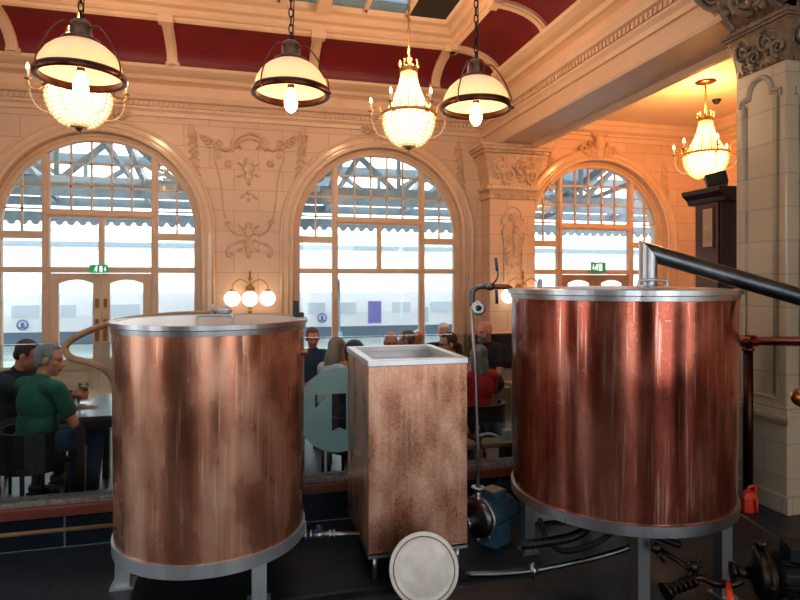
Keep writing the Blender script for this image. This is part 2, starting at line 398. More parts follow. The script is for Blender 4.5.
# windows
def window(n, cx, door, bars_mid):
    w = thing('window_%d' % n, {1:'big arched window with double glazed doors below and green exit sign', 2:'middle big arched window full of glass behind the seated drinkers', 3:'arched window of the orange lit aisle beyond the red copper tank'}[n], 'window', (cx, YB+.15, 0), kind='structure')
    f = MB(); sill = 0 if door else .5; r = HW
    f.arc(0, SPR, -.05, .06, r-.11, r, 44)
    for s in (-1,1): f.box(s*r, s*(r-.11), -.05, .06, sill, SPR) if s > 0 else f.box(-r, -r+.11, -.05, .06, sill, SPR)
    f.arc(0, SPR, -.075, -.05, r-.05, r, 44)
    for s in (-1,1):
        c = s*.785; zt = SPR + math.sqrt((r-.1)**2-.79**2)
        f.box(c-.05, c+.05, -.05, .06, sill, zt); f.box(c-.025, c+.025, -.07, -.05, sill, zt)
    f.box(-.79, .79, -.06, .06, 2.89, 3.02); f.box(-.79, .79, -.08, -.06, 2.92, 2.96)
    for s in (-1,1):
        a, b = sorted((s*.79, s*(r-.05))); f.box(a, b, -.055, .06, 2.56, 2.67)
    f.box(-r+.05, r-.05, -.06, .06, 2.03, 2.12)
    if bars_mid: f.box(-.04, .04, -.05, .05, 2.1, 2.9)
    if not door: f.box(-r, r, -.09, .06, .5, .6)
    f.build('window_frame', M['wood_cream'], w, .006)
    g = MB()
    for k in range(1,5):
        x = -.73 + k*1.46/5; g.box(x-.013, x+.013, -.02, .03, 3.0, SPR+math.sqrt((r-.1)**2-x*x))
    zz = 3.02 + .36
    while zz < SPR+r-.12:
        hx = min(.75, math.sqrt((r-.1)**2-(zz-SPR)**2)); g.box(-hx, hx, -.02, .03, zz-.013, zz+.013); zz += .36
    for s in (-1,1):
        x = s*1.12; g.box(x-.013, x+.013, -.02, .03, 2.65, SPR+math.sqrt((r-.1)**2-x*x))
        for zz in (3.02, 3.36, 3.70):
            hx = math.sqrt(max(.01,(r-.1)**2-(zz-SPR)**2))
            if hx > .85: a, b = sorted((s*.84, s*hx)); g.box(a, b, -.02, .03, zz-.013, zz+.013)
    g.build('glazing_bars', M['wood_cream'], w)
    p = [(-r+.08, 2.05 if door else .55), (r-.08, 2.05 if door else .55)] + [((r-.08)*math.cos(PI*k/30), SPR+(r-.08)*math.sin(PI*k/30)) for k in range(31)]
    MB().prism(p, 'y', .003, .009).build('glass_pane', M['glass'], w)
    if door:
        for s in (-1,1):
            a, b = sorted((s*.8, s*(r-.08))); MB().box(a, b, .003, .009, .55, 2.06).build('glass_pane', M['glass'], w)
            MB().box(a, b, -.04, .04, 0, .5).box(a, b, -.05, .05, .5, .58).build('panel', M['wood_cream'], w, .006)
    return w
window(1, AX[0], True, True); window(2, AX[1], False, True); window(3, AX[2], True, False)

def door(n, cx, mat, lab):
    d = thing('door_%d' % n, lab, 'door', (cx, YB+.15, 0), kind='structure')
    for s in (-1,1):
        m = MB(); a, b = (.005, .725)
        def bx(x0, x1, z0, z1, y0=-.035, y1=.035):
            q = sorted((s*x0, s*x1)); m.box(q[0], q[1], y0, y1, z0, z1)
        bx(a, a+.115, 0, 2.02); bx(b-.115, b, 0, 2.02); bx(a+.115, b-.115, 1.93, 2.02); bx(a+.115, b-.115, .52, .68); bx(a+.115, b-.115, 0, .2)
        bx(a+.115, b-.115, .2, .52, -.012, .012); bx(a+.18, b-.18, .26, .46, -.024, 0)
        # shallow curved head of the glass
        n_ = 12; x0, x1 = a+.115, b-.115; poly = [(s*x0, 1.95), (s*x1, 1.95)] + [(s*(x1-(x1-x0)*k/n_), 1.86+.06*math.sin(PI*k/n_)) for k in range(n_+1)]
        m.prism(poly, 'y', -.03, .03)
        leaf = m.build('leaf', mat, d, .004)
        q = sorted((s*(a+.1), s*(b-.1))); MB().box(q[0], q[1], -.003, .003, .66, 1.95).build('glass_pane', M['glass'], leaf)
        h = MB(); xx = s*.06; h.box(xx-.028, xx+.028, -.045, -.035, .95, 1.3); h.tube([(xx,-.04,1.0),(xx,-.09,1.02),(xx,-.09,1.22),(xx,-.04,1.24)], .011, 8)
        h.box(xx-.025, xx+.025, -.045, -.035, 1.48, 1.62)
        h.build('handle', M['brass'], leaf)
door(1, AX[0], M['wood_cream'], 'cream double door with glazed upper halves below exit sign')
door(2, AX[2], M['palewood'], 'double door of the aisle window hidden low behind the red copper tank')

# stone architraves round the arches
tn = 3
glaze = pm('glazed_moulding', (228,194,162), .16, 0, (218,182,148), 8)
for i, cx in enumerate(AX):
    m = MB(); z0 = 0
    m.arc(cx, SPR, YB-.05, YB, HW, HW+.2, 48)
    for s in (-1,1):
        a, b = sorted((cx+s*HW, cx+s*(HW+.2))); m.box(a, b, YB-.05, YB, z0, SPR)
    def ring(r, y, t):
        pts = [(cx+r, y, 0.02)] + [(cx+r*math.cos(PI*k/48), y, SPR+r*math.sin(PI*k/48)) for k in range(49)] + [(cx-r, y, .02)]
        m.tube(pts, t, 10)
    ring(HW+.03, YB-.05, .035); ring(HW+.2, YB-.04, .03); ring(HW+.10, YB-.05, .018)
    struct(m.build('trim_%d' % tn, glaze), ['moulded stone surround of the window with the double door','moulded stone surround of the middle arched window','moulded stone surround of the orange lit aisle window'][i], 'moulding'); tn += 1

# entablature profile: (offset into the room, z)
PROF = [(0,4.52),(.04,4.52),(.05,4.58),(.09,4.62),(.09,4.65),(.055,4.66),(.055,4.74),(.12,4.76),(.14,4.80),(.16,4.83),(.05,4.86),(.05,5.02),(.12,5.05),(.17,5.06),(.2,5.11),(.30,5.14),(.34,5.16),(.38,5.18),(.40,5.22),(0,5.24)]
def run_x(prof, x0, x1, y=YB, sgn=-1):
    "profile run along x at wall plane y"
    return MB().prism([(y+sgn*o, z) for o, z in prof], 'x', x0, x1)
m = run_x(PROF, XL, BX0)
x = XL
while x < BX0-.05:
    m.box(x, x+.045, YB-.095, YB-.05, 4.665, 4.735); x += .075
struct(m.build('trim_%d' % tn, M['stone_plain']), 'cream cornice with a fine dentil row above the two big windows', 'cornice'); tn += 1

# beam (entablature continues along it)
m = MB().prism([(BX0,4.36),(BX0-.02,4.36),(BX0-.02,4.30),(BX0,4.27),(BX0+.06,4.27),(BX0+.10,4.30),(BX1-.16,4.30),(BX1-.12,4.24),(BX1-.04,4.24),(BX1,4.28),(BX1,5.6),(BX0,5.6)], 'y', YF, YB)
struct(m.build('trim_%d' % tn, M['stone_plain']), 'wide cream beam running from the wall pilaster to the carved pillar', 'beam'); tn += 1
m = MB().prism([(BX0-o, z) for o, z in PROF], 'y', YF, YB)
y = 3.0
while y < YB-.06:
    m.box(BX0-.095, BX0-.05, y, y+.045, 4.665, 4.735); y += .075
struct(m.build('trim_%d' % tn, M['stone_plain']), 'moulded cornice with dentils along the wide beam', 'cornice'); tn += 1

# crimson cove
CP, CR = .78, .40
def cove(t): return CP*(1-math.cos(t*PI/2)), 5.22 + CR*math.sin(t*PI/2)
NC = 14
cb = [cove(k/NC) for k in range(NC+1)]
CX0, CY0 = BX0-.24+.0, YB-.40     # spring lines of the cove: x for the beam side, y for the wall side
CX0 = 3.92
vs = []; fs = []
for p, z in cb: vs += [(XL, CY0-p, z), (CX0-p, CY0-p, z), (CX0-p, YF, z)]
for k in range(NC):
    for i in range(2): fs.append((k*3+i, k*3+i+1, k*3+4+i, k*3+3+i))
m = MB(); m.add(vs, fs, False)
for k in range(NC+1):
    pass
o = struct(m.build('trim_%d' % tn, M['red']), 'crimson painted cove between the cornice and the rooflight', 'cove'); tn += 1
sd = o.modifiers.new('solid', 'SOLIDIFY'); sd.thickness = .03; sd.offset = 1
# cream ribs over the cove
def rib(fn, w=.075, lift=.05):
    m = MB(); vs = []; fs = []
    for k in range(NC+1):
        p, z = cb[k]; a = k/NC*PI/2
        nx, nz = math.cos(a), -math.sin(a)          # towards the room
        for s in (-1,1):
            for l in (-.02, lift): vs.append(fn(p + nx*l, z + nz*l, s*w))
        for s in (-.5,.5): pass
    for k in range(NC):
        b = k*4; fs += [(b,b+2,b+6,b+4),(b+1,b+5,b+7,b+3),(b,b+4,b+5,b+1),(b+2,b+3,b+7,b+6)]
    fs += [(0,1,3,2),(NC*4,NC*4+2,NC*4+3,NC*4+1)]
    m.add(vs, fs)
    vs2 = []; fs2 = []
    for k in range(NC+1):
        p, z = cb[k]; a = k/NC*PI/2; nx, nz = math.cos(a), -math.sin(a)
        for s in (-1,1):
            for l in (0, lift+.025): vs2.append(fn(p + nx*l, z + nz*l, s*w*.55))
    m.add(vs2, fs)
    p, z = cb[0]
    return m
for i, xx in enumerate((-3.32, -1.15, 1.0, 3.08)):
    m = rib(lambda p, z, s, xx=xx: (xx+s, CY0-p, z)); m.box(xx-.1, xx+.1, CY0-.02, CY0+.1, 5.2, 5.27); m.box(xx-.1, xx+.1, CY0-CP-.06, CY0-CP+.07, 5.535, 5.66)
    struct(m.build('trim_%d' % tn, M['stone_plain']), ['cream cove rib above the door window, by the frame edge','cream cove rib between the first two pendants','cream cove rib between the copper pendant and the middle chandelier','cream cove rib on the window wall by the beam corner'][i], 'cove rib'); tn += 1
for i, yy in enumerate((8.78, 7.2, 5.6, 4.0)):
    m = rib(lambda p, z, s, yy=yy: (CX0-p, yy+s, z)); m.box(CX0-.02, CX0+.1, yy-.1, yy+.1, 5.2, 5.27); m.box(CX0-CP-.06, CX0-CP+.07, yy-.1, yy+.1, 5.535, 5.66)
    struct(m.build('trim_%d' % tn, M['stone_plain']), ['cream cove rib over the beam, next to the corner','second cream cove rib over the beam from the corner','third cream cove rib over the beam from the corner','fourth cream cove rib over the beam from the corner'][i], 'cove rib'); tn += 1

# rooflight surround (stepped mouldings) and glazing
GX, GY, GZ = 2.85, 8.35, 5.84
SP = [(0,5.60),(-.05,5.58),(-.05,5.64),(.06,5.64),(.10,5.67),(.10,5.72),(.22,5.72),(.27,5.76),(.27,5.80),(.40,5.80),(.47,5.86),(.47,6.0),(0,6.0)]
ex, ey = CX0-CP, CY0-CP
k1, k2 = (ex-GX)/.47, (ey-GY)/.47
YS, XS = 1.2, -6.2
def surround():
    m = MB(); n = len(SP); vs = []; fs = []
    for o, z in SP: vs += [(XL, ey-o*k2, z), (ex-o*k1, ey-o*k2, z), (ex-o*k1, YF, z)]
    for k in range(n):
        j = (k+1) % n
        for i in range(2): fs.append((k*3+i, k*3+i+1, j*3+i+1, j*3+i))
    return m.add(vs, fs)
struct(surround().build('trim_%d' % tn, M['stone_plain']), 'stepped cream moulding framing the rooflight', 'moulding'); tn += 1
m = MB().box(XL, GX+.02, YF, YS, 5.86, 6.0).box(XL, XS, YS, GY+.02, 5.86, 6.0)
m.box(XL, ex, ey, YB+.4, 5.9, 6.0).box(ex, BX1, YF, YB+.4, 5.9, 6.0)
struct(m.build('ceiling', M['ceil']), 'cream ceiling round the rooflight', 'ceiling')
w = thing('window_4', 'rooflight of blue panes between cream glazing bars', 'rooflight', (0,0,0), kind='structure')
m = MB(); xs = GX; xb = []; k = 0
while xs > XS:
    xb.append(xs); wd = .085 if k % 3 == 0 else .028
    if k: m.box(xs-wd, xs+wd, YS, GY+.02, GZ-(.14 if wd > .05 else .05), GZ+.05)
    xs -= .615; k += 1
for yy in (YS+2.0, YS+4.2, 7.55-.6): m.box(XS, GX, yy-.025, yy+.025, GZ-.04, GZ+.04)
m.box(XS, GX, 7.92, 7.95, GZ+.0, GZ+.03)
m.build('glazing_bars', M['stone_plain'], w)
m = MB()
for k in range(1, len(xb)):
    m.ball((xb[k], GY-.10, GZ-.07), .022, 8, 6)
m.build('stud', M['bronze'], w)
MB().box(XS, xb[1]-.02, YS, GY, GZ+.01, GZ+.016).box(xb[1]-.02, GX, YS, 6.95, GZ+.01, GZ+.016).build('glass_pane', M['sky_pane'], w)
tag(MB().box(xb[1]+.03, GX, 6.98, GY, GZ-.012, GZ+.0).build('panel', M['black'], w), 'blacked out pane', None)

# side aisle ceiling and crown
struct(MB().box(BX1, XR, YF, YB, 4.95, 5.05).build('ceiling_aisle', M['ceil']), 'orange lit ceiling of the side aisle', 'ceiling')
CR2 = [(0,4.6),(.03,4.6),(.03,4.68),(.06,4.7),(.06,4.74),(.13,4.78),(.17,4.86),(.2,4.88),(.2,4.95),(0,4.95)]
m = run_x(CR2, BX1, XR); m.prism([(XR-o, z) for o, z in CR2], 'y', YF, YB)
struct(m.build('trim_%d' % tn, M['stone_plain']), 'cream crown moulding of the side aisle', 'moulding'); tn += 1

# ------------------------------------------------------------------ plaster relief helpers
def spiral(c, r, turns, a0, sgn=1, y=0.0, n=26, inner=.12):
    return [(c[0]+r*(1-(1-inner)*k/n)*math.cos(a0+sgn*turns*2*PI*k/n), y, c[1]+r*(1-(1-inner)*k/n)*math.sin(a0+sgn*turns*2*PI*k/n)) for k in range(n+1)]
def smooth(pts, n=6):
    P = [Vector(p) for p in pts]; out = []
    for i in range(len(P)-1):
        p0 = P[max(i-1,0)]; p1 = P[i]; p2 = P[i+1]; p3 = P[min(i+2,len(P)-1)]
        for k in range(n):
            t = k/n; out.append(.5*((2*p1)+(p2-p0)*t+(2*p0-5*p1+4*p2-p3)*t*t+(3*p1-p0-3*p2+p3)*t**3))
    return out + [P[-1]]
def leaf(m, p, ang, L, w, y, th=.02):
    "small raised leaf in the xz plane"
    c, s = math.cos(ang), math.sin(ang)
    Mx = Matrix(((c,0,-s),(0,1,0),(s,0,c)))
    m.ball((p[0]+c*L/2, y, p[1]+s*L/2), (L/2, th, w/2), 8, 6, Mx)
def spray(m, p, ang, L, y, n=4, th=.025):
    for k in range(n):
        t = k/n
        q = (p[0]+math.cos(ang)*L*t, p[1]+math.sin(ang)*L*t)
        for s in (-1,1): leaf(m, q, ang+s*.8, L*.42*(1-.5*t), L*.16, y, th)
    leaf(m, (p[0]+math.cos(ang)*L*.8, p[1]+math.sin(ang)*L*.8), ang, L*.3, L*.14, y, th)
def flower(m, p, r, y, n=6):
    for k in range(n): leaf(m, p, 2*PI*k/n, r, r*.6, y, .02)
    m.ball((p[0], y-.01, p[1]), r*.3, 8, 6)
Q = YB
def wz(a, b, y=Q):
    p = on(180 + a/2.857, 110 + b/2.857, y); return (p.x, p.z)
# cartouche between the windows
m = MB(); yy = Q-.012
top = [wz(*q) for q in ((112,108),(132,116),(150,104),(160,84),(178,72),(198,68),(218,72),(236,84),(246,104),(264,116),(284,108))]
m.tube([ (p[0],yy,p[1]) for p in smooth([(a,0,b) for a,b in top]) ] if False else smooth([(a,yy,b) for a,b in top]), .032, 8)
m.tube(smooth([(a,yy,b-.09) for a,b in top[2:9]]), .02, 8)
for q, s, a in ((wz(112,98),1,-PI/2),(wz(286,98),-1,-PI/2),(wz(160,96),-1,PI/2),(wz(236,96),1,PI/2)): m.tube(spiral(q, .085, 1.3, a, -s, yy), [.028-.016*k/26 for k in range(27)], 8)
for sx in (0,1):
    f = (lambda a: a) if sx == 0 else (lambda a: 396-a)
    m.tube(smooth([(p[0],Q-.004,p[1]) for p in [wz(f(a),b) for a,b in ((100,110),(98,135),(108,170),(118,210),(122,260),(130,310))]]), .014, 8)
    c = wz(f(136),322); m.tube(spiral(c, .055, 1.2, 0, 1 if sx else -1, yy), .016, 8)
    m.tube(smooth([(p[0],yy,p[1]) for p in [wz(f(a),b) for a,b in ((140,330),(152,348),(170,356),(188,352))]]), .022, 8)
    m.tube(smooth([(p[0],yy,p[1]) for p in [wz(f(a),b) for a,b in ((138,418),(134,402),(146,386),(166,378),(186,372))]]), .024, 8)
    c = wz(f(142),414); m.tube(spiral(c, .05, 1.1, 0, -1 if sx else 1, yy), .016, 8)
    flower(m, wz(f(138),154), .07, yy); flower(m, wz(f(112),132), .05, yy)
    spray(m, wz(f(96),104), PI-.7 if sx == 0 else .7, .26, yy, 4)
    spray(m, wz(f(178),110), PI-.3 if sx == 0 else .3, .12, yy, 3)
for a, b, r in ((196,148,.075),(196,168,.095),(196,190,.07),(196,210,.035),(196,236,.04),(196,256,.03),(196,330,.06),(196,350,.085),(196,384,.085),(196,402,.06),(196,416,.04)):
    p = wz(a, b); m.ball((p[0],Q,p[1]), (r, .035, r*1.05), 12, 8)
for a, b, an in ((182,160,2.6),(210,160,.5),(180,184,3.6),(212,184,-.4),(184,240,4.0),(208,240,-.9),(182,340,2.4),(210,340,.7),(180,394,3.6),(212,394,-.5)):
    leaf(m, wz(a,b), an, .11, .05, yy)
m.tube(spiral(wz(196,70), .0, .1, 0, 1, yy), .01, 6)
struct(m.build('trim_%d' % tn, M['relief']), 'plaster scroll cartouche between the two big windows', 'plaster relief'); tn += 1
# spandrel leaf drops beside the arches
def drop(u, v, L, lean, lab, y=Q):
    global tn
    p = on(u, v, y); m = MB()
    for k in range(6):
        t = k/5; q = (p.x + lean*t*L, p.z - t*L)
        flower(m, q, .085*(1-.45*t), y-.012, 5); leaf(m, q, -PI/2-.7, .12, .045, y-.01); leaf(m, q, -PI/2+.7, .12, .045, y-.01)
    leaf(m, (p.x, p.z+.02), PI/2, .12, .08, y-.01)
    struct(m.build('trim_%d' % tn, M['relief']), lab, 'plaster relief'); tn += 1
drop(192, 132, .62, .10, 'leafy plaster drop beside the arch of the door window')
drop(303, 136, .62, -.12, 'leafy plaster drop between the cartouche and the middle arch')
drop(458, 150, .62, .10, 'leafy plaster drop between the middle arch and the pilaster')
drop(551, 158, .55, -.10, 'orange lit plaster drop between the pilaster and the aisle arch')
drop(664, 168, .50, .08, 'orange lit plaster drop on the far shoulder of the aisle arch')
def keyorn(cx, z, w, lab, fancy=False):
    global tn
    m = MB(); y = Q-.06
    for s in (-1,1):
        spray(m, (cx+s*.05, z), PI/2-s*1.2, w, y, 5, .03); m.tube(spiral((cx+s*.13, z+.02), .07, 1.2, PI/2, s, y), .018, 8)
    m.ball((cx, y, z+.02), (.09,.06,.11), 12, 8); m.ball((cx, y-.02, z+.12), (.05,.05,.05), 10, 8)
    if fancy:
        m.ball((cx, y-.02, z+.22), (.11,.08,.16), 14, 10); m.ball((cx, y, z+.36), (.15,.07,.06), 12, 8); m.box(cx-.17, cx+.17, Q-.1, Q, z+.38, z+.44)
        for s in (-1,1): m.tube(spiral((cx+s*.17, z+.2), .08, 1.2, -PI/2, -s, y), .02, 8)
    struct(m.build('trim_%d' % tn, M['relief']), lab, 'plaster relief'); tn += 1
keyorn(AX[0]+.05, SPR+HW+.2, .35, 'leafy keystone ornament above the door window')
keyorn(AX[1]+.05, SPR+HW+.2, .35, 'leafy keystone ornament above the middle window')
keyorn(AX[2]-.05, SPR+HW+.1, .38, 'carved mask keystone above the orange lit aisle window', True)

# ------------------------------------------------------------------ carved capitals, pilaster, pillar
def carve(m, W, Hh, put, rr, dens=1.0):
    "scroll carving on a w x h field; put(a, b, depth) -> world"
    def sp(c, r, t, a0, s, th):
        pts = []
        for k in range(25):
            q = r*(1-.85*k/24); an = a0 + s*t*2*PI*k/24
            pts.append(put(c[0]+q*math.cos(an), c[1]+q*math.sin(an), .012))
        m.tube(pts, [th*(1-.5*k/24) for k in range(25)], 7)
    n = max(2, int(W/Hh*1.2))
    for i in range(n):
        cx = (i+.5)/n*W
        sp((cx-.06*Hh*2, Hh*.62), Hh*.26, 1.6, PI*.5, 1, Hh*.07); sp((cx+.13*Hh*2, Hh*.36), Hh*.24, 1.6, -PI*.5, -1, Hh*.07)
        m.ball(put(cx, Hh*.5, .0), Hh*.15, 10, 8)
        for k in range(6):
            a = 2*PI*k/6 + i; m.ball(put(cx+math.cos(a)*Hh*.22, Hh*.5+math.sin(a)*Hh*.22, .0), Hh*.075, 8, 6)
    for k in range(int(W/Hh*16*dens)):
        a, b = rr.uniform(.04,.96)*W, rr.uniform(.08,.92)*Hh
        m.ball(put(a, b, -.005), (Hh*rr.uniform(.04,.09),)*3, 7, 5)
    for k in range(int(W/(Hh*.16))):
        m.ball(put((k+.5)*Hh*.16, Hh*.02, 0), Hh*.06, 7, 5)
# wall pilaster
px0, px1, py0 = 4.10, 4.98, 9.6
m = MB().box(px0, px1, py0, YB, 0, 3.36).box(px0-.06, px1+.06, py0-.06, YB, 0, .95).box(px0-.09, px1+.09, py0-.09, YB, .9, .98)
struct(m.build('trim_%d' % tn, M['stone'], bevel=.01), 'cream stone pilaster between the middle window and the aisle window', 'pilaster'); tn += 1
m = MB()
m.prism([(px0-.03,3.43),(px1+.03,3.43),(px1+.03,3.36),(px0-.03,3.36)], 'y', py0-.03, YB)
m.box(px0-.07, px1+.07, py0-.07, YB, 3.52, 3.58); m.box(px0, px1, py0, YB, 3.36, 3.6); m.box(px0-.03, px1+.03, py0-.03, YB, 3.49, 3.53)
n = 10; vs = []; fs = []
for k in range(n+1):
    t = k/n; o = .02 + .12*t*t; z = 3.58 + .52*t
    vs += [(px0-o, py0-o, z), (px1+o, py0-o, z), (px1+o, YB, z), (px0-o, YB, z)]
for k in range(n):
    for i in range(4): j=(i+1)%4; fs.append((k*4+i,k*4+j,k*4+4+j,k*4+4+i))
m.add(vs, fs)
for o, z0, z1 in ((.14,4.10,4.14),(.18,4.14,4.19),(.23,4.19,4.24),(.26,4.24,4.29)): m.box(px0-o, px1+o, py0-o, YB, z0, z1)
for k in range(18): m.box(px0-.15+k*.064, px0-.15+k*.064+.035, py0-.2, py0-.14, 4.14, 4.185)
rr = random.Random(3)
def put(a, b, dpt):
    t = b/.52; return (px0 + .0 + a, py0 - (.02+.12*t*t) - .005 - dpt, 3.58 + b)
carve(m, .88, .52, put, rr)
carve(m, .88, .13, lambda a, b, dpt: (px0+a, py0-.03-dpt*.3, 3.36+b), rr, .5)
struct(m.build('trim_%d' % tn, M['relief']), 'richly carved capital on the wall pilaster under the beam', 'capital'); tn += 1
m = MB(); c = (px0+px1)/2; y = py0-.008
pts = [(c-.17,y,1.9)] + [(c-.17,y,2.9),(c-.22,y,2.92),(c-.22,y,3.0),(c-.16,y,3.02)] + [(c-.16*math.cos(PI*k/14),y,3.06+.16*math.sin(PI*k/14)) for k in range(15)] + [(c+.16,y,3.02),(c+.22,y,3.0),(c+.22,y,2.92),(c+.17,y,2.9),(c+.17,y,1.9)]
m.tube(pts, .016, 8); flower(m, (c, 3.02), .1, y); spray(m, (c, 2.95), -PI/2, .75, y, 7, .025)
for s in (-1,1): m.tube(spiral((c+s*.08, 2.88), .06, 1.2, 0, s, y), .014, 8)
struct(m.build('trim_%d' % tn, M['relief']), 'arched floral relief panel on the wall pilaster', 'plaster relief'); tn += 1
# near pillar
gx0, gx1, gy0, gy1 = 4.30, 5.0, 3.89, 4.41
M['stone_pillar'] = tiled('pale_faience', (184,164,138), (176,156,130), (150,134,116), .52, .28, .005, .28, .3, vary=.6)
m = MB().box(gx0, gx1, gy0, gy1, 0, 3.74).box(gx0-.05, gx1+.05, gy0-.05, gy1+.05, 0, .72)
struct(m.build('pillar', M['stone_pillar'], bevel=.012), 'pale tiled stone pillar standing by the red copper tank', 'pillar')
m = MB()
for o, z0, z1 in ((.07,.72,.76),(.10,.76,.79),(.06,.79,.82),(.03,.82,.85),(.09,0,.14)): m.box(gx0-o, gx1+o, gy0-o, gy1+o, z0, z1)
cy = (gy0+gy1)/2; xx = gx0-.004
def panel(m, put, z0=.92, zt=3.46, hw=.17):
    pts = [(-hw, z0)] + [(-hw,zt),(-hw-.035,zt+.0),(-hw-.035,zt+.05),(-.12,zt+.06)] + [(-.12*math.cos(PI*k/14), zt+.08+.13*math.sin(PI*k/14)) for k in range(15)] + [(.12,zt+.06),(hw+.035,zt+.05),(hw+.035,zt),(hw,zt),(hw,z0),(-hw,z0)]
    m.tube([put(a, b) for a, b in pts], .018, 8); m.tube([put(a*.86, b-.02) for a, b in pts[:-1]], .010, 8)
panel(m, lambda a, b: (xx, cy+a, b)); panel(m, lambda a, b: ((gx0+gx1)/2+a*1.2, gy0-.004, b))
struct(m.build('trim_%d' % tn, M['stone_pillar']), 'base mouldings and raised arched panels of the pale pillar', 'moulding'); tn += 1
m = MB(); M['capital'] = pm('glazed_capital', (132,108,86), .16, 0, (92,74,58), 9, bump=.2, bscale=26)
n = 10; vs = []; fs = []
for k in range(n+1):
    t = k/n; o = .0 + .055*t*t; z = 3.74 + .32*t
    vs += [(gx0-o,gy0-o,z),(gx1+o,gy0-o,z),(gx1+o,gy1+o,z),(gx0-o,gy1+o,z)]
for k in range(n):
    for i in range(4): j=(i+1)%4; fs.append((k*4+i,k*4+j,k*4+4+j,k*4+4+i))
m.add(vs, fs)
for o, z0, z1 in ((.055,4.05,4.075),(.075,4.075,4.10),(.09,4.10,4.13),(.06,4.13,4.15)): m.box(gx0-o, gx1+o, gy0-o, gy1+o, z0, z1)
carve(m, .48, .30, lambda a, b, dpt: (gx0-.055*(b/.3)**2-dpt, gy1-.02-a, 3.75+b), rr)
carve(m, .66, .30, lambda a, b, dpt: (gx0+.02+a, gy0-.055*(b/.3)**2-dpt, 3.75+b), rr)
# big scroll bracket under the beam, seen in profile in the yz plane and facing the room
prof = [(gy1+.02,4.14),(gy1+.06,4.16),(gy1+.05,4.22),(gy1+.0,4.26),(gy1+.05,4.34),(gy1+.14,4.42),(gy1+.24,4.50),(gy1+.32,4.60),(gy1+.34,4.70),(gy0,4.75),(gy0,4.14)]
m.prism(prof, 'x', gx0-.02, gx1)
vs = []; fs = []; n = 14
for k in range(n+1):
    t = k/n; o = .03 + .34*(t**1.05) + .03*math.sin(t*PI*2); z = 4.14 + .5*t; g = .30*t**1.5
    vs += [(gx0-o, gy0-.0, z), (gx0-o, gy1+g, z), (gx0+.1, gy1+g, z), (gx0+.1, gy0, z)]
for k in range(n):
    for i in range(4): j=(i+1)%4; fs.append((k*4+i,k*4+j,k*4+4+j,k*4+4+i))
m.add(vs, fs)
def putb(a, b, dpt):
    t = b/.5; return (gx0-(.03+.34*(max(t,0)**1.05)+.03*math.sin(t*PI*2))-dpt, gy1+.30*max(t,0)**1.5-.03-a, 4.14+b)
carve(m, .62, .50, putb, rr, 1.2)
for yy in (gy0+.03, gy1-.01): m.tube([putb(gy1-yy+.30*(k/14)**1.5*(yy > gy0+.2)*.9, .5*k/14, .01) for k in range(15)], .028, 8)
struct(m.build('trim_%d' % tn, M['capital']), 'glossy carved capital and scroll bracket at the top of the pale pillar', 'capital'); tn += 1
# dark timber dado and bench back along the window wall
struct(MB().box(3.85, 4.0, YB-.5, YB, 0, .9).box(3.7, XR, YB-.62, YB-.5, .42, .95).box(3.7, XR, YB-.62, YB-.1, .38, .46).box(3.7, XR, YB-.64, YB-.48, .93, .98).build('trim_%d' % tn, M['mahogany_dark']), 'dark timber bench back along the wall under the pilaster', 'panelling'); tn += 1
# ================================================================== GLAZED PARTITION
pt = thing('glass_partition', 'low glass partition on dark tiled base between tanks and diners', 'partition', (0,0,0))
PX1 = 4.22
MB().box(XL+.02, PX1, YG, YG+.16, 0, .24).build('tiled_base', M['tile_dark'], pt)
tag(MB().box(XL+.02, PX1, YG-.03, YG+.2, .228, .305).build('sill', M['sillwood'], pt, .008), 'red brown wooden sill', None)
tag(MB().box(XL+.02, PX1, YG+.0, YG+.15, .305, .34).build('bedding_strip', M['sillstone'], pt, .004), 'mottled grey strip under the glass', None)
gp = []
for a, b in ((-6.9,-5.2),(-5.2,-3.6),(-3.6,-1.9),(-1.9,-.3),(-.3,1.05),(1.05,2.6),(2.6,PX1)):
    gp.append(MB().box(a+.006, b-.006, YG+.05, YG+.062, .34, 1.45).build('glass_panel', M['screen'], pt))
# frosted roundel with a clear T, stuck on the glass behind the square copper tank
c = on(339, 410, YG+.045); r = 41*(c.y/(CT))/F*1.0
def roundel():
    m = MB(); y0 = YG+.046; n = 72; k_ = r/41
    def inT(px, py):
        if 7 <= abs(px) <= 23 and -7 > -1e9:
            if 10 <= abs(px) <= 23 and 3 <= py <= 16:
                return (py >= 16 - (abs(px)-10)*1.0)
        return abs(px) <= 7 and -20 + (3-abs(px)*.43) <= py <= 16
    N = 164; vs = {}; V = []; Fc = []
    def vid(i, j):
        if (i,j) not in vs: vs[(i,j)] = len(V); V.append((c.x + (i/N*2-1)*r, y0, c.z + (j/N*2-1)*r))
        return vs[(i,j)]
    for i in range(N):
        for j in range(N):
            x, y = ((i+.5)/N*2-1)*41, ((j+.5)/N*2-1)*41
            if x*x+y*y > 41*41 or inT(x, y): continue
            Fc.append((vid(i,j), vid(i+1,j), vid(i+1,j+1), vid(i,j+1)))
    m.add(V, Fc); return m
fr = roundel().build('roundel', M['frost'], None)
fr.parent = gp[4]; tag(fr, 'frosted disc with a clear letter T', None)
# brass foot rail
rl = thing('foot_rail', 'thin tan foot rail in front of the dark tiled base', 'rail', (0,0,0))
MB().cyl((XL+.1, YG-.13, .175), (-.64, YG-.13, .175), .014, n=12).build('bar', M['hose'], rl)
for x in (-6.5,-5.0,-3.5,-2.2,-.9):
    MB().cyl((x, YG-.13, .175), (x, YG+.01, .175), .008, n=8).build('bracket', M['bronze'], rl)

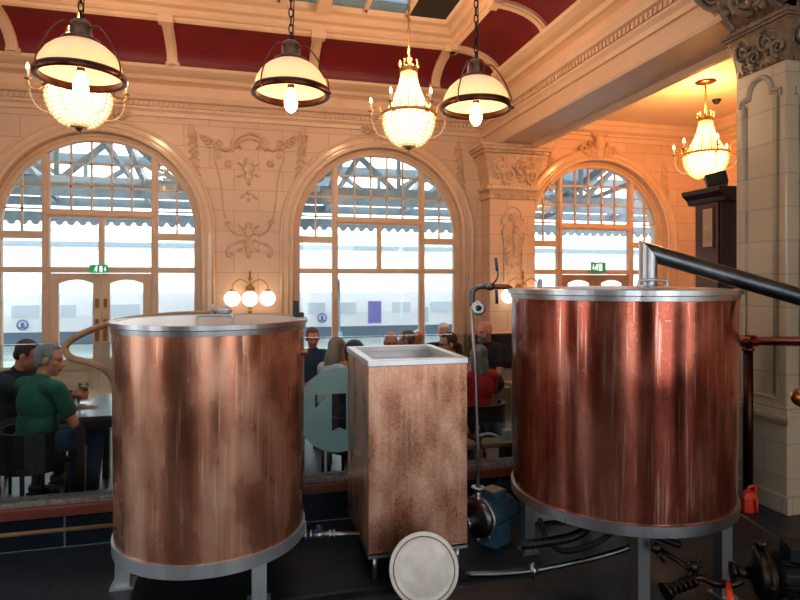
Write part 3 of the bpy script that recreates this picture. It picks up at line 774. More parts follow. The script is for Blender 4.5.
# ================================================================== ROUND TANKS
def leg(m, x, y, zt, w=.085, base=0.0, ang=0):
    m.box(x-w/2, x+w/2, y-w/2, y+w/2, base+.012, zt); m.box(x-w*.8, x+w*.8, y-w*.8, y+w*.8, base, base+.014); return m
def handle(a, b, h, r=.009):
    a, b = Vector(a), Vector(b); u = Vector((0,0,h)); d = (b-a)*.12
    return MB().tube(smooth([a, a+u*.7, a+u+d, b+u-d, b+u*.7, b], 5), r, 8)
kt = thing('brewing_tank', 'worn bright copper round tank with pale steel lid, beside the green shirted man', 'brewing tank', (-.235, 4.0, 0))
r = .59
MB().lathe([(r*.985,.31),(r*.99,.6),(r,1.2),(r,1.60)], 96).build('copper_shell', M['copper_l'], kt)
tag(MB().lathe([(r*.6,.25),(r*1.005,.25),(r*1.008,.325),(r*.98,.327)], 96, smooth=False).build('base_ring', M['steel_ring'], kt), 'steel ring round the foot', None)
tag(MB().lathe([(r*1.0,1.59),(r*1.015,1.592),(r*1.018,1.62),(r*1.035,1.625),(r*1.035,1.652),(r*.96,1.652),(r*.96,1.58)], 96, smooth=False).build('top_rim', M['steel'], kt), 'steel rim band', None)
ld = tag(MB().lathe([(0,1.654),(r*.5,1.653),(r*.93,1.650),(r*.958,1.648),(r*.958,1.636),(0,1.636)], 96).build('lid', M['steel_pale'], kt), 'pale steel lid', None)
handle((-.06,-.44,1.648),(.14,-.46,1.648),.05).build('handle', M['steel'], ld)
m = MB().ball((.06,.3,1.69), (.06,.05,.03), 12, 8).cyl((-.02,.33,1.66),(-.02,.33,1.74), .012); m.build('hatch_knob', M['steel'], ld)
MB().box(.53,.57,.16,.22,1.65,1.76).box(.535,.6,.1,.2,1.65,1.68).build('black_bracket', M['black'], kt, .005)
for a in (183, -57, 63):
    leg(MB(), .53*math.cos(R(a)), .53*math.sin(R(a)), .26).build('leg', M['steel_ring'], kt)
MB().box(r*.96*math.cos(R(-100))-.006, r*.96*math.cos(R(-100))+.006, -r*.99, -r*.97, .3, .31).build('rivet', M['copper_l'], kt)
# small sampling boss near the top on the side
m = MB().tube([(.55,-.2,1.44),(.595,-.21,1.445)], .016, 10); m.build('sampling_boss', M['copper_l'], kt)
# tan hose curling out from behind the lid
hs = [at(214,314,4.35), at(180,314.5,4.5), at(140,318,4.48), at(112,323,4.32), at(86,332,4.15), at(69,342,4.08), at(65,350,4.06), at(72,358,4.05), at(90,363,4.02), at(106,370,4.0), at(116,384,4.02)]
tag(MB().tube(smooth(hs, 8), .024, 12).build('hose', M['hose']), 'tan hose looping out behind the lid of the bright copper tank', 'hose')

rt = thing('brewing_tank', 'polished dark red copper round tank beneath the big sloping steel pipe', 'brewing tank', (2.349, 3.37, 0))
r = .69
MB().lathe([(r*.985,.565),(r*.99,.8),(r,1.3),(r,1.79)], 112).build('copper_shell', M['copper_r'], rt)
tag(MB().lathe([(r*.6,.51),(r*1.004,.51),(r*1.008,.572),(r*.97,.575)], 112, smooth=False).build('base_ring', M['steel'], rt), 'steel ring round the foot', None)
tag(MB().lathe([(r*1.0,1.788),(r*1.012,1.79),(r*1.014,1.815),(r*1.035,1.82),(r*1.035,1.848),(r*.96,1.848),(r*.96,1.78)], 112, smooth=False).build('top_rim', M['steel'], rt), 'steel rim band', None)
ld = tag(MB().lathe([(0,1.868),(r*.4,1.865),(r*.9,1.856),(r*1.0,1.852),(r*1.0,1.842),(0,1.842)], 112).build('lid', M['steel'], rt), 'steel lid', None)
q1 = at(639,284,3.45)-Vector((2.349,3.37,0)); q2 = at(667,284,3.45)-Vector((2.349,3.37,0))
handle((q1.x,q1.y,1.855),(q2.x,q2.y,1.855),.05).build('handle', M['steel'], ld)
handle((-.55,.02,1.855),(-.5,.14,1.855),.05).build('handle', M['steel'], ld)
for q in ((2.12-2.349,2.86-3.37),(1.87-2.349,3.78-3.37),(.4,-.42),(.42,.4)):
    k = .60/math.hypot(*q); leg(MB(), q[0]*k, q[1]*k, .52, .075).build('leg', M['steel'], rt)
# outlet pipework below the tank
m = MB(); m.tube(smooth([(-.3,-.1,.5),(-.3,-.1,.36),(-.42,-.1,.3),(-.7,0,.24)]), .03, 10); m.build('outlet_pipe', M['iron'], rt); m = MB(); m.tube(smooth([(-.05,-.3,.5),(-.05,-.33,.42),(.0,-.38,.38),(.1,-.45,.35)]), .022, 10)
m.build('outlet_pipe', M['iron'], rt)
vl = MB().cyl((-.07,-.31,.45),(-.03,-.35,.45), .045).ball((-.05,-.33,.45), .05, 12, 8).tube([(-.05,-.33,.45),(-.15,-.42,.47),(-.22,-.48,.47)], .01, 8)
vl.build('valve', M['steel_dark'], rt)
# big vent pipe
vp = thing('vent_pipe', 'fat dark steel pipe rising from the red tank and sloping down', 'pipe', (0,0,0))
p0 = at(648,283,3.72); p1 = at(648,252,3.72); p2 = at(1100,386,3.72)
px = Vector((p1.x,p1.y,p1.z+.0))
dirn = (p2-p1).normalized(); rad = .056
# mitred corner: vertical stub + sloping run sharing the mitre ring
up = Vector((0,0,1)); bis = (up - dirn).normalized(); side = up.cross(dirn).normalized()
def ringp(c, ax, n=28):
    a = side; b = ax.cross(side).normalized(); return [c + (a*math.cos(2*PI*k/n) + b*math.sin(2*PI*k/n))*rad for k in range(n)]
nrm = (up + dirn).normalized(); 
def mitre(c, ax):
    out = []
    for p in ringp(c, ax): t = (px - p).dot(nrm)/ax.dot(nrm); out.append(p + ax*t)
    return out
def sk(m, A, B):
    n = len(A); m.add(A+B, [(k,(k+1)%n,n+(k+1)%n,n+k) for k in range(n)], True)
b0 = Vector((p0.x,p0.y,1.868))
m = MB(); A = ringp(b0, up); B = mitre(px, up); sk(m, A, B); m.add(B, [tuple(range(28))]); m.tube([Vector((b0.x,b0.y,1.858)), Vector((b0.x,b0.y,1.872))], rad*1.25, 28)
m.build('riser', M['steel'], vp)
m = MB(); A = mitre(px, dirn); B = ringp(p2, dirn); sk(m, A, B); m.add(B, [tuple(range(28))]); m.build('sloping_run', M['steel_dark'], vp)
MB().cyl(p2, (p2.x,p2.y,.02), rad, n=28).ball(p2, rad*1.02, 24, 14).cyl((p2.x,p2.y,0),(p2.x,p2.y,.03), rad*1.7, n=28).build('drop', M['steel_dark'], vp)
# ================================================================== SQUARE TANK
sx0, sx1, sy0, sy1 = .7245, 1.38, 3.61, 4.42
st = thing('square_tank', 'mottled copper square open topped tank standing between the two round tanks', 'tank', ((sx0+sx1)/2, (sy0+sy1)/2, 0))
w2, d2 = (sx1-sx0)/2, (sy1-sy0)/2; t = .012
m = MB().box(-w2,w2,-d2,-d2+t,.17,1.36).box(-w2,w2,d2-t,d2,.17,1.36).box(-w2,-w2+t,-d2+t,d2-t,.17,1.36).box(w2-t,w2,-d2+t,d2-t,.17,1.36).box(-w2,w2,-d2,d2,.16,.18)
m.build('copper_shell', M['copper_b'], st)
MB().box(-w2-.001,-w2+.004,-d2-.002,-d2+.02,.18,1.36).box(-w2+.10,-w2+.104,-d2-.0025,-d2,.18,1.36).box(w2-.02,w2+.001,-d2-.002,-d2,.18,1.36).build('seam', M['copper_b'], st)
l_ = .045
m = MB().box(-w2-.008,w2+.008,-d2-.008,-d2+l_,1.36,1.40).box(-w2-.008,w2+.008,d2-l_,d2+.008,1.36,1.40).box(-w2-.008,-w2+l_,-d2+l_,d2-l_,1.36,1.40).box(w2-l_,w2+.008,-d2+l_,d2-l_,1.36,1.40)
tag(m.build('rim', M['steel_pale'], st, .004), 'pale steel rim', None)
m = MB().box(-w2+t,w2-t,-d2+t,d2-t,1.30,1.31).box(-w2+t,-w2+t+.004,-d2+t,d2-t,1.2,1.36).box(w2-t-.004,w2-t,-d2+t,d2-t,1.2,1.36).box(-w2+t,w2-t,d2-t-.004,d2-t,1.2,1.36)
tag(m.build('liner', M['steel_pale'], st), 'pale steel liner', None)
tag(MB().box(-w2-.003,w2+.003,-d2-.003,d2+.003,.15,.17).build('base_strip', M['steel'], st), 'steel strip along the foot', None)
for x in (-1,1):
    for y in (-1,1): MB().cyl((x*(w2-.05), y*(d2-.05), 0), (x*(w2-.05), y*(d2-.05), .155), .017, n=12).build('leg', M['steel'], st)
# connecting pipe with blue valve
cp = thing('transfer_pipe', 'short steel pipe with blue valve lever linking bright round tank and square tank', 'pipe', (0,0,0))
a = Vector((.345,3.96,.2)); b = Vector((.72,3.88,.2))
MB().cyl(a, b, .016, n=14).build('tube', M['steel'], cp)
m = MB()
for t_, rr_ in ((.02,.03),(.12,.028),(.45,.03),(.52,.03)):
    q = a.lerp(b, t_); m.cyl(q, q+(b-a)*.05, rr_, n=18)
m.cyl(a.lerp(b,.2), a.lerp(b,.36), .026, n=16); m.box(a.x-.02,a.x+.02,a.y-.03,a.y+.01,.22,.29)
m.build('valve_body', M['steel'], cp)
q = a.lerp(b, .28); tag(MB().cyl((q.x,q.y,.21),(q.x,q.y,.25),.01).bar((q.x,q.y,.25),(q.x-.02,q.y-.07,.255),.022,.014).ball((q.x,q.y-.02,.25),(.02,.03,.02),10,8).build('lever', M['blue'], cp), 'blue lever', None)
# grey-white lid leaning in the drain channel
pl = thing('lid_disc', 'round grey white lid leaning upright against the square copper tank', 'lid', (0,0,0))
cc = at(424,571.5,3.44); cc.z = .205; Mx = Matrix.Rotation(R(-14.4),3,'Z') @ Matrix.Rotation(R(90-15),3,'X')
MB().lathe([(0,-.012),(.14,-.012),(.148,-.004),(.165,-.004),(.19,-.008),(.198,-.006),(.205,.0),(.205,.016),(0,.012)][::1], 72, cc, Matrix.Rotation(0,3,'Z') @ Mx @ Matrix.Scale(-1,3,Vector((0,0,1)))).build('disc', M['white'], pl)
m = MB(); m.lathe([(.176,.0085),(.18,.0125),(.184,.0085)], 72, cc, Mx); m.build('groove', M['whitetrim'], pl)

# ================================================================== DIP PIPE, PUMPS, PIPES
pp = thing('filling_pipe', 'tall thin steel standpipe with gooseneck spout above the blue grey pump', 'pipe', (0,0,0))
base = at(478,500,4.15); bx, by = base.x, base.y; ptop = at(472,291,4.15); tx, ty = ptop.x, ptop.y
rightv = Vector((CT,-ST,0))
path = [(bx,by,.36),(bx,by,.7),((bx+tx)/2,(by+ty)/2,1.3),(tx,ty,1.72)]
MB().tube(path, .0115, 12).build('riser', M['steel'], pp)
T0 = Vector((tx,ty,1.72))
g = smooth([T0, T0+Vector((0,0,.09)), T0+rightv*.02+Vector((0,0,.125)), T0+rightv*.06+Vector((0,0,.14)), T0+rightv*.10+Vector((0,0,.14))], 5)
MB().tube(g, .019, 12).build('gooseneck', M['steel_dark'], pp)
m = MB(); q = g[-1]; m.cyl(q, q+rightv*.05, .027, n=16); m.ball(q+rightv*.025, .03, 12, 8); m.build('valve', M['steel_dark'], pp)
q2_ = q+rightv*.05
MB().tube(smooth([q2_, q2_+rightv*.06, q2_+rightv*.11+Vector((0,0,-.005)), q2_+rightv*.145+Vector((0,0,-.035))],5), .019, 12).build('spout', M['bronze'], pp)
lv = q+rightv*.03
MB().tube(smooth([lv, lv+rightv*.035+Vector((0,-.02,.05)), lv+rightv*.045+Vector((0,-.02,.1)), lv+rightv*.03+Vector((0,-.02,.2))],5), .007, 8).build('lever', M['steel_dark'], pp)
tag(MB().tube([lv+rightv*.04+Vector((0,-.02,.11)), lv+rightv*.03+Vector((0,-.02,.205))], .011, 8).build('grip', M['blue'], pp), 'blue lever grip', None)
tag(MB().tube([lv+rightv*.03+Vector((0,-.03,-.02)), lv+rightv*.035+Vector((0,-.03,-.12))], .011, 8).build('grip', M['blue'], pp), 'blue lever grip', None)
fc = at(478,308,4.12); vd = Vector((ST,CT,0)); Mf = Matrix(((CT,0,ST),(-ST,0,CT),(0,1,0)))  # local z -> view direction
m = MB(); m.lathe([(.022,-.03),(.036,-.03),(.05,-.028),(.052,-.018),(.04,-.01),(.022,-.01),(.022,.03),(.030,.03)], 32, fc, Mf); m.tube([fc, fc-rightv*.05], .014, 10)
m.build('ferrule', M['steel'], pp); MB().lathe([(0,-.012),(.022,-.012)], 24, fc, Mf).build('ferrule_hole', M['black'], pp)
m = MB().lathe([(.0135,0),(.045,.0),(.05,.006),(.045,.012),(.0135,.012)], 24, (bx,by,.43)).lathe([(.0135,.36),(.022,.36),(.024,.40),(.0135,.41)], 18, (bx,by,0)); m.build('flange', M['steel'], pp)

M['gunmetal'] = pm('dark_gunmetal', (58,50,44), .34, 1, (40,34,30), 8)
def pump(loc, rz, label, sc, body, motor, bright=True):
    legs = True; sm = M['steel'] if bright else M['gunmetal']
    "centrifugal pump: round casing facing local -x, finned motor along +x"
    t = thing('pump', label, 'pump', loc, rz); Mx = Matrix(((0,0,1),(0,1,0),(-1,0,0)))
    def L(p): return [(r_*sc, z_*sc) for r_, z_ in p]
    MB().lathe(L([(0,-.05),(.05,-.05),(.06,-.045),(.10,-.035),(.125,-.02),(.13,.0),(.135,.01),(.135,.03),(.10,.04),(0,.04)]), 40, (0,0,0), Mx).build('casing', body, t)
    m = MB().lathe(L([(.135,-.002),(.155,-.002),(.155,.016),(.135,.016)]), 40, (0,0,0), Mx)
    for k in range(8):
        a = 2*PI*k/8; m.ball((.0, .145*sc*math.cos(a), .145*sc*math.sin(a)), .012*sc, 8, 6)
    m.build('clamp_ring', sm, t)
    MB().cyl((-.05*sc,0,0),(-.13*sc,0,0),.03*sc).cyl((-.12*sc,0,0),(-.14*sc,0,0),.045*sc).build('inlet', sm, t)
    MB().cyl((0,.0,.12*sc),(0,.0,.175*sc),.024*sc).build('outlet', sm, t)
    m = MB().cyl((.04*sc,0,0),(.34*sc,0,0),.1*sc, n=28)
    for k in range(14):
        a = 2*PI*k/14; m.bar((.07*sc,.105*sc*math.cos(a),.105*sc*math.sin(a)),(.31*sc,.105*sc*math.cos(a),.105*sc*math.sin(a)),.008*sc,.02*sc,(0,math.cos(a),math.sin(a)))
    mo = m.build('motor', motor, t)
    MB().box(.1*sc,.24*sc,-.07*sc,.07*sc,.1*sc,.17*sc).build('terminal_box', motor, mo, .004)
    if bright: tag(MB().box(.11*sc,.23*sc,-.055*sc,.055*sc,.17*sc,.174*sc).build('label_plate', M['palewood'], mo), 'pale maker plate', None)
    if legs:
        z = -loc[2]+.0
        MB().prism([(.08*sc,z),(.28*sc,z),(.25*sc,-.06*sc),(.11*sc,-.06*sc)],'y',-.09*sc,.09*sc).build('foot', motor, t)
    return t
pc = at(480,518,4.18)
pump((bx, by, .215), R(28), 'steel faced pump with blue grey motor at the foot of the standpipe', 1.0, M['steel_dark'], M['motor'])
q = at(762,574,3.05)
p2_ = pump((q.x,q.y,q.z), R(-28), 'dark bronze pump in the shadows below the red round tank', 1.05, M['gunmetal'], M['iron'], False)
# pipework running from that pump
lp = thing('pipe_run', 'dark valved pipework between the shadowed pump and the red tank', 'pipework', (0,0,0))
A_ = [at(741,580,3.0), at(733,584,3.0), at(715,583,3.0), at(703,578,3.02), at(690,578,3.02), at(668,590,2.98)]
MB().tube(smooth(A_,6), .02, 10).build('pipe', M['gunmetal'], lp)
B_ = [at(693,572,3.02), at(680,562,3.1), at(664,552,3.2), at(648,541,3.26)]
MB().tube(B_, .014, 10).build('branch', M['gunmetal'], lp)
m = MB(); e_ = A_[-1]; dd = (A_[-1]-A_[-2]).normalized()
m.cyl(e_, e_+dd*.02, .045); 
for k in range(5):
    q_ = A_[3].lerp(A_[5], .25+.15*k); m.cyl(q_, q_+dd*.015, .03)
m.build('flange', M['gunmetal'], lp)
m = MB(); c_ = at(692,566,3.0); m.ball(c_, .035, 12, 8)
for k in range(6): m.tube([c_, c_+Vector((.05*math.cos(k), -.02, .05*math.sin(k)))], .007, 6)
m.build('valve', M['gunmetal'], lp); m = MB(); c2_ = at(656,548,3.18); m.ball(c2_, .03, 12, 8); m.tube([c2_, c2_+Vector((.03,-.03,-.07))], .008, 6)
m.build('valve', M['gunmetal'], lp)
tag(MB().tube([at(728,582,2.98), at(731,603,2.86)], [.012,.02], 8).build('orange_glint', M['redp'], lp), 'orange glint shaped as a tap handle', None)  # orange glint near the pump built as a solid tapered rod
# floor pipe with clamp
fp = thing('floor_pipe', 'steel pipe lying along the slate floor from the drain to the red tank', 'pipe', (0,0,0))
fa, fb, fc_ = at(466,579,3.68), at(533,567.5,3.72), at(625,547,3.78)
for q_ in (fa,fb,fc_): q_.z = max(q_.z, .03)
fa.z = .055; fb.z = .06; fc_.z = .17
MB().tube(smooth([fa,fb,fc_, fc_+Vector((.1,.02,.1)), fc_+Vector((.14,.02,.3))],6), .02, 12).build('tube', M['steel_dark'], fp)
m = MB(); m.cyl(fb-Vector((.02,0,0)), fb+Vector((.02,0,.005)), .036); m.cyl(fb+Vector((0,0,-.06)), fb+Vector((0,0,.05)), .01); m.build('clamp', M['steel'], fp)
hp = [at(540,520,4.3), at(548,540,4.1), at(565,551,3.95), at(595,543,3.9), at(616,530,3.85)]
tag(MB().tube(smooth(hp,8), .02, 10).build('rubber_hose', M['rubber']), 'black rubber hose drooping under the red copper tank', 'hose')
# bright wet patch and a blue panel glimpsed under the red tank
tag(MB().box(2.1,2.95,4.15,4.2,.02,.34).box(2.1,2.14,4.15,4.3,0,.04).box(2.9,2.95,4.15,4.3,0,.04).build('steel_panel', M['steel'], None, .006), 'steel splash panel standing on the floor behind the red tank', 'panel')
# copper pipe at the pillar
M['pipe_brown'] = pm('tarnished_copper', (70,38,30), .35, 1, (48,26,22), 8)
cpp = thing('copper_pipe', 'horizontal copper pipe with elbow turning down beside the pale pillar', 'pipe', (0,0,0))
e0 = at(748,341,5.0); e1 = at(800,341.5,4.5); dr = (e1-e0).normalized(); e0b = Vector((e0.x,e0.y,.02))
MB().cyl(e0, e0+dr*1.6, .038, n=18).build('horizontal_run', M['copper_pipe'], cpp)
MB().cyl(e0, e0b, .04, n=18).build('drop', M['pipe_brown'], cpp)
t_in = Vector((2.349+.69*.86,3.37+.69*.5,0)); 
m = MB().ball(e0, .055, 16, 10); m.cyl(e0-dr*.07, e0+dr*.075, .05); m.cyl(e0-Vector((0,0,.08)), e0-Vector((0,0,.06)), .052); m.build('elbow', M['copper_pipe'], cpp)
MB().cyl(e0, Vector((3.02,3.50,e0.z-.02)), .03, n=14).build('tank_branch', M['copper_pipe'], cpp)
tag(MB().cyl((e0.x-.12,e0.y+.14,0),(e0.x-.12,e0.y+.14,1.45),.032).cyl((e0.x-.12,e0.y+.14,.5),(e0.x-.12,e0.y+.14,.53),.045).build('dark_pipe', M['iron']), 'dark upright pipe between the copper elbow and the pillar', 'pipe')
# red can on the floor
rc = thing('jerrycan', 'red orange plastic can on the floor at the foot of the pillar', 'can', (0,0,0))
q = at(749,511,4.83); q.z = 0
m = MB(); W = .082
m.lathe([(0,.0),(W*.9,.0),(W,.02),(W,.12),(W*.7,.16),(W*.3,.175),(0,.175)], 8, q, Matrix.Rotation(R(22),3,'Z') @ Matrix.Scale(.7,3,Vector((0,1,0))), smooth=False)
m.build('body', M['redp'], rc, .006)
MB().tube(smooth([q+Vector((-.04,-.02,.165)), q+Vector((-.03,-.03,.21)), q+Vector((.03,-.03,.21)), q+Vector((.045,-.02,.16))],5), .012, 8).cyl(q+Vector((0,-.075,.02)), q+Vector((0,-.075,.13)), .012).build('handle', M['redp'], rc)
tag(MB().tube(smooth([at(738,513,4.3)*1.0, at(760,527,4.0), at(785,543,3.75), at(812,560,3.5)],6), .006, 6).build('cable', M['steel_dark']), 'thin grey cable on the dark floor near the red can', 'cable')
# brass ball at the picture's edge: end of a hand rail
hr = thing('hand_rail', 'round brass rail end standing in front of the pale pillar', 'rail', (0,0,0))
q = at(802,397,3.55)
MB().ball(q, .062, 24, 16).build('ball_end', M['brass'], hr); MB().cyl(q, q+Vector((1.2,-.3,0)), .03).build('bar', M['brass'], hr); MB().cyl(q+Vector((.25,-.06,-.01)), (q.x+.25,q.y-.06,.0), .025).build('post', M['brass'], hr)
# low ledge and clutter behind the glass
lg = thing('wooden_bench', 'low pale wooden bench just behind the glass by the standpipe', 'bench', (1.98,4.98,0))
MB().box(-.36,.36,-.1,.1,.40,.44).build('top', M['palewood'], lg, .006)
for x in (-.3,.3): MB().box(x-.03,x+.03,-.08,.08,0,.4).build('leg', M['chair'], lg)
m = MB(); p_ = [(1.72,4.93,.56),(1.76,4.92,.66),(1.82,4.93,.70),(1.88,4.94,.66),(1.9,4.95,.565)]
m.tube(smooth(p_,6), .012, 8); m.tube(smooth([(a_+.02,b_+.03,c_+.02) for a_,b_,c_ in p_],6), .012, 8)
m.tube(smooth([(1.9,4.93,.57),(2.0,4.94,.60),(2.1,4.92,.62),(2.22,4.93,.57)],6), .011, 8)
m.v = [(a,b,c-.10) for a,b,c in m.v]; tag(m.build('white_cable', M['white']), 'looped white cables on the low bench behind the glass', 'cable')
m = MB(); w_ = [(1.76,4.885,.46),(1.82,4.88,.38),(1.95,4.88,.36),(2.05,4.885,.42),(2.0,4.885,.53),(1.93,4.89,.6),(1.86,4.89,.63)]
s_ = smooth(w_,6); vs = []; fs = []
for k, p in enumerate(s_): vs += [p+Vector((0,-.0,-.02)), p+Vector((.0,.0,.025)), p+Vector((0,-.012,.025)), p+Vector((0,-.012,-.02))]
for k in range(len(s_)-1):
    for i in range(4): j=(i+1)%4; fs.append((k*4+i,k*4+j,k*4+4+j,k*4+4+i))
m.add(vs, fs, True)
m.v = [(a,b,c-.10) for a,b,c in m.v]; tag(m.build('red_strap', M['cl_red']), 'red strap hanging off the low bench behind the glass', 'strap')
bt = thing('bottle', 'small blue bottle standing among cables on the low bench', 'bottle', (2.02,4.99,.44))
MB().lathe([(0,0),(.03,0),(.032,.01),(.032,.08),(.012,.10),(.012,.115),(0,.115)],18).build('body', M['blue'], bt); MB().lathe([(.014,.115),(.014,.135),(0,.135)],14).build('cap', M['white'], bt)
tn_ = thing('metal_tin', 'small shiny tin at the end of the low bench', 'tin', (2.29,4.98,.44))
MB().lathe([(0,0),(.045,0),(.045,.09),(.042,.095),(0,.095)],24).build('body', M['steel'], tn_)

# ================================================================== TALL CABINET WITH SPEAKER
kb = thing('tall_cabinet', 'tall dark mahogany cabinet with narrow mirror by the pillar', 'cabinet', (4.91, 5.19, 0), R(-90))
W, D, TZ = .36, .42, 2.78
MB().box(-W/2,W/2,-D/2,D/2,.0,TZ).box(-W/2-.03,W/2+.03,-D/2-.03,D/2+.03,0,.2).build('carcass', M['mahogany_dark'], kb, .008)
MB().box(-W/2+.02,W/2-.02,-D/2-.02,-D/2,.25,TZ-.06).build('door', M['mahogany'], kb, .006)
m = MB().prism([(-D/2-.02,TZ-.06),(-D/2-.04,TZ-.01),(-D/2-.10,TZ+.04),(-D/2-.11,TZ+.09),(D/2+.08,TZ+.09),(D/2+.07,TZ+.04),(D/2+.03,TZ-.01),(D/2+.02,TZ-.06)],'x',-W/2-.09,W/2+.09)
m.build('cornice', M['mahogany_dark'], kb, .01)
f_ = MB(); a0,a1,z0,z1 = -.05,.09,2.26,2.66
f_.box(a0-.02,a1+.02,-D/2-.03,-D/2-.02,z0-.02,z0).box(a0-.02,a1+.02,-D/2-.03,-D/2-.02,z1,z1+.02).box(a0-.02,a0,-D/2-.03,-D/2-.02,z0,z1).box(a1,a1+.02,-D/2-.03,-D/2-.02,z0,z1)
f_.build('mirror_frame', M['mahogany'], kb); tag(MB().box(a0,a1,-D/2-.026,-D/2-.02,z0,z1).build('mirror', M['mirror'], kb), 'narrow foxed mirror', None)
sp = thing('speaker', 'small black speaker tilted on top of the tall dark cabinet', 'speaker', (4.80, 5.16, TZ+.09), R(-40))
Mr = Matrix.Rotation(R(-12),3,'Y')
m = MB().prism([(-.10,.02),(.10,0),(.10,.13),(.03,.16),(-.09,.15)],'x',-.10,.10); m.v = [tuple(Mr @ Vector(p)) for p in m.v]; zz = min(p[2] for p in m.v); m.v = [(a,b,c-zz) for a,b,c in m.v]
m.build('case', M['black'], sp, .01)
MB().box(-.08,.08,-.105,-.098,.05,.14).build('grille', M['rubber'], sp)

# ================================================================== LAMPS
WARM = (1.0, .62, .32)
def chain(m, p, q, r=.012, step=.05):
    p, q = Vector(p), Vector(q); n = max(1, int((q-p).length/step)); 
    for k in range(n):
        c = p.lerp(q, (k+.5)/n); pts = []
        for i in range(10):
            a = 2*PI*i/10; o = math.cos(a)*r*1.1
            pts.append(c + Vector((o if k%2 else 0, 0 if k%2 else o, math.sin(a)*step*.62)))
        m.tube(pts, .0045, 5, closed=True)
    return m
M['bronze_dark'] = pm('dark_bronze', (104,60,42), .36, 1, (64,36,28), 12)
def pendant(loc, label, top, ang=100):
    t = thing('pendant_lamp', label, 'pendant lamp', loc, 0, 'dome pendants on chains')
    K = .93
    def L(p, kz=.93): return [(a*K, b*kz) for a, b in p]
    MB().lathe(L([(.246,.01),(.243,.05),(.228,.10),(.198,.15),(.155,.19),(.105,.22),(.105,.21),(.15,.18),(.192,.142),(.221,.095),(.236,.048),(.240,.012)]), 56).build('shade', M['opal'], t)
    MB().lathe(L([(.234,-.008),(.234,.028),(.258,.032),(.264,.018),(.264,-.008),(.254,-.015),(.234,-.008)]), 56).build('rim', M['bronze_dark'], t)
    MB().lathe(L([(.112,.21),(.115,.22),(.11,.235),(.075,.25),(.062,.262),(.062,.32),(.055,.345),(.035,.36),(0,.362)]), 32).build('cap', M['bronze'], t)
    for k in range(3):
        a = R(ang+120*k); c, s = math.cos(a), math.sin(a)
        m = MB().tube(smooth([(.058*c,.058*s,.29),(.10*c,.10*s,.295),(.13*c,.13*s,.27),(.185*c,.185*s,.19),(.235*c,.235*s,.08),(.244*c,.244*s,.01)],5), .0048, 8)
        m.ball((.247*c,.247*s,.0), .013, 8, 6); m.build('cage_arm', M['bronze'], t)
    MB().cyl((0,0,.035),(0,0,.19), .022, n=16).build('lamp_holder', M['brass'], t)
    MB().lathe([(.014,.04),(.02,.025),(.034,-.02),(.042,-.05),(.041,-.075),(.030,-.100),(.013,-.114),(0,-.116)], 24).build('bulb', M['bulb'], t)
    m = MB(); chain(m, (0,0,.335), (0,0,top-loc[2])); m.tube([(0.012,0,.335),(.02,.01,.6),(.01,.0,top-loc[2])], .0035, 6); m.build('chain', M['iron'], t)
    lit('pendant_light', 'POINT', t, (0,0,-.15), 17, WARM, .045)
    return t
pendant((-.95,3.75,3.08), 'dome pendant hanging in front of a chandelier above the bright copper tank', 5.86)
pendant((.252,3.75,3.08), 'dome pendant with copper cap hanging before the plaster cartouche wall', 5.86)
pendant((1.5,3.75,3.08), 'dome pendant hanging close to the middle chandelier, under the beam', 5.86)

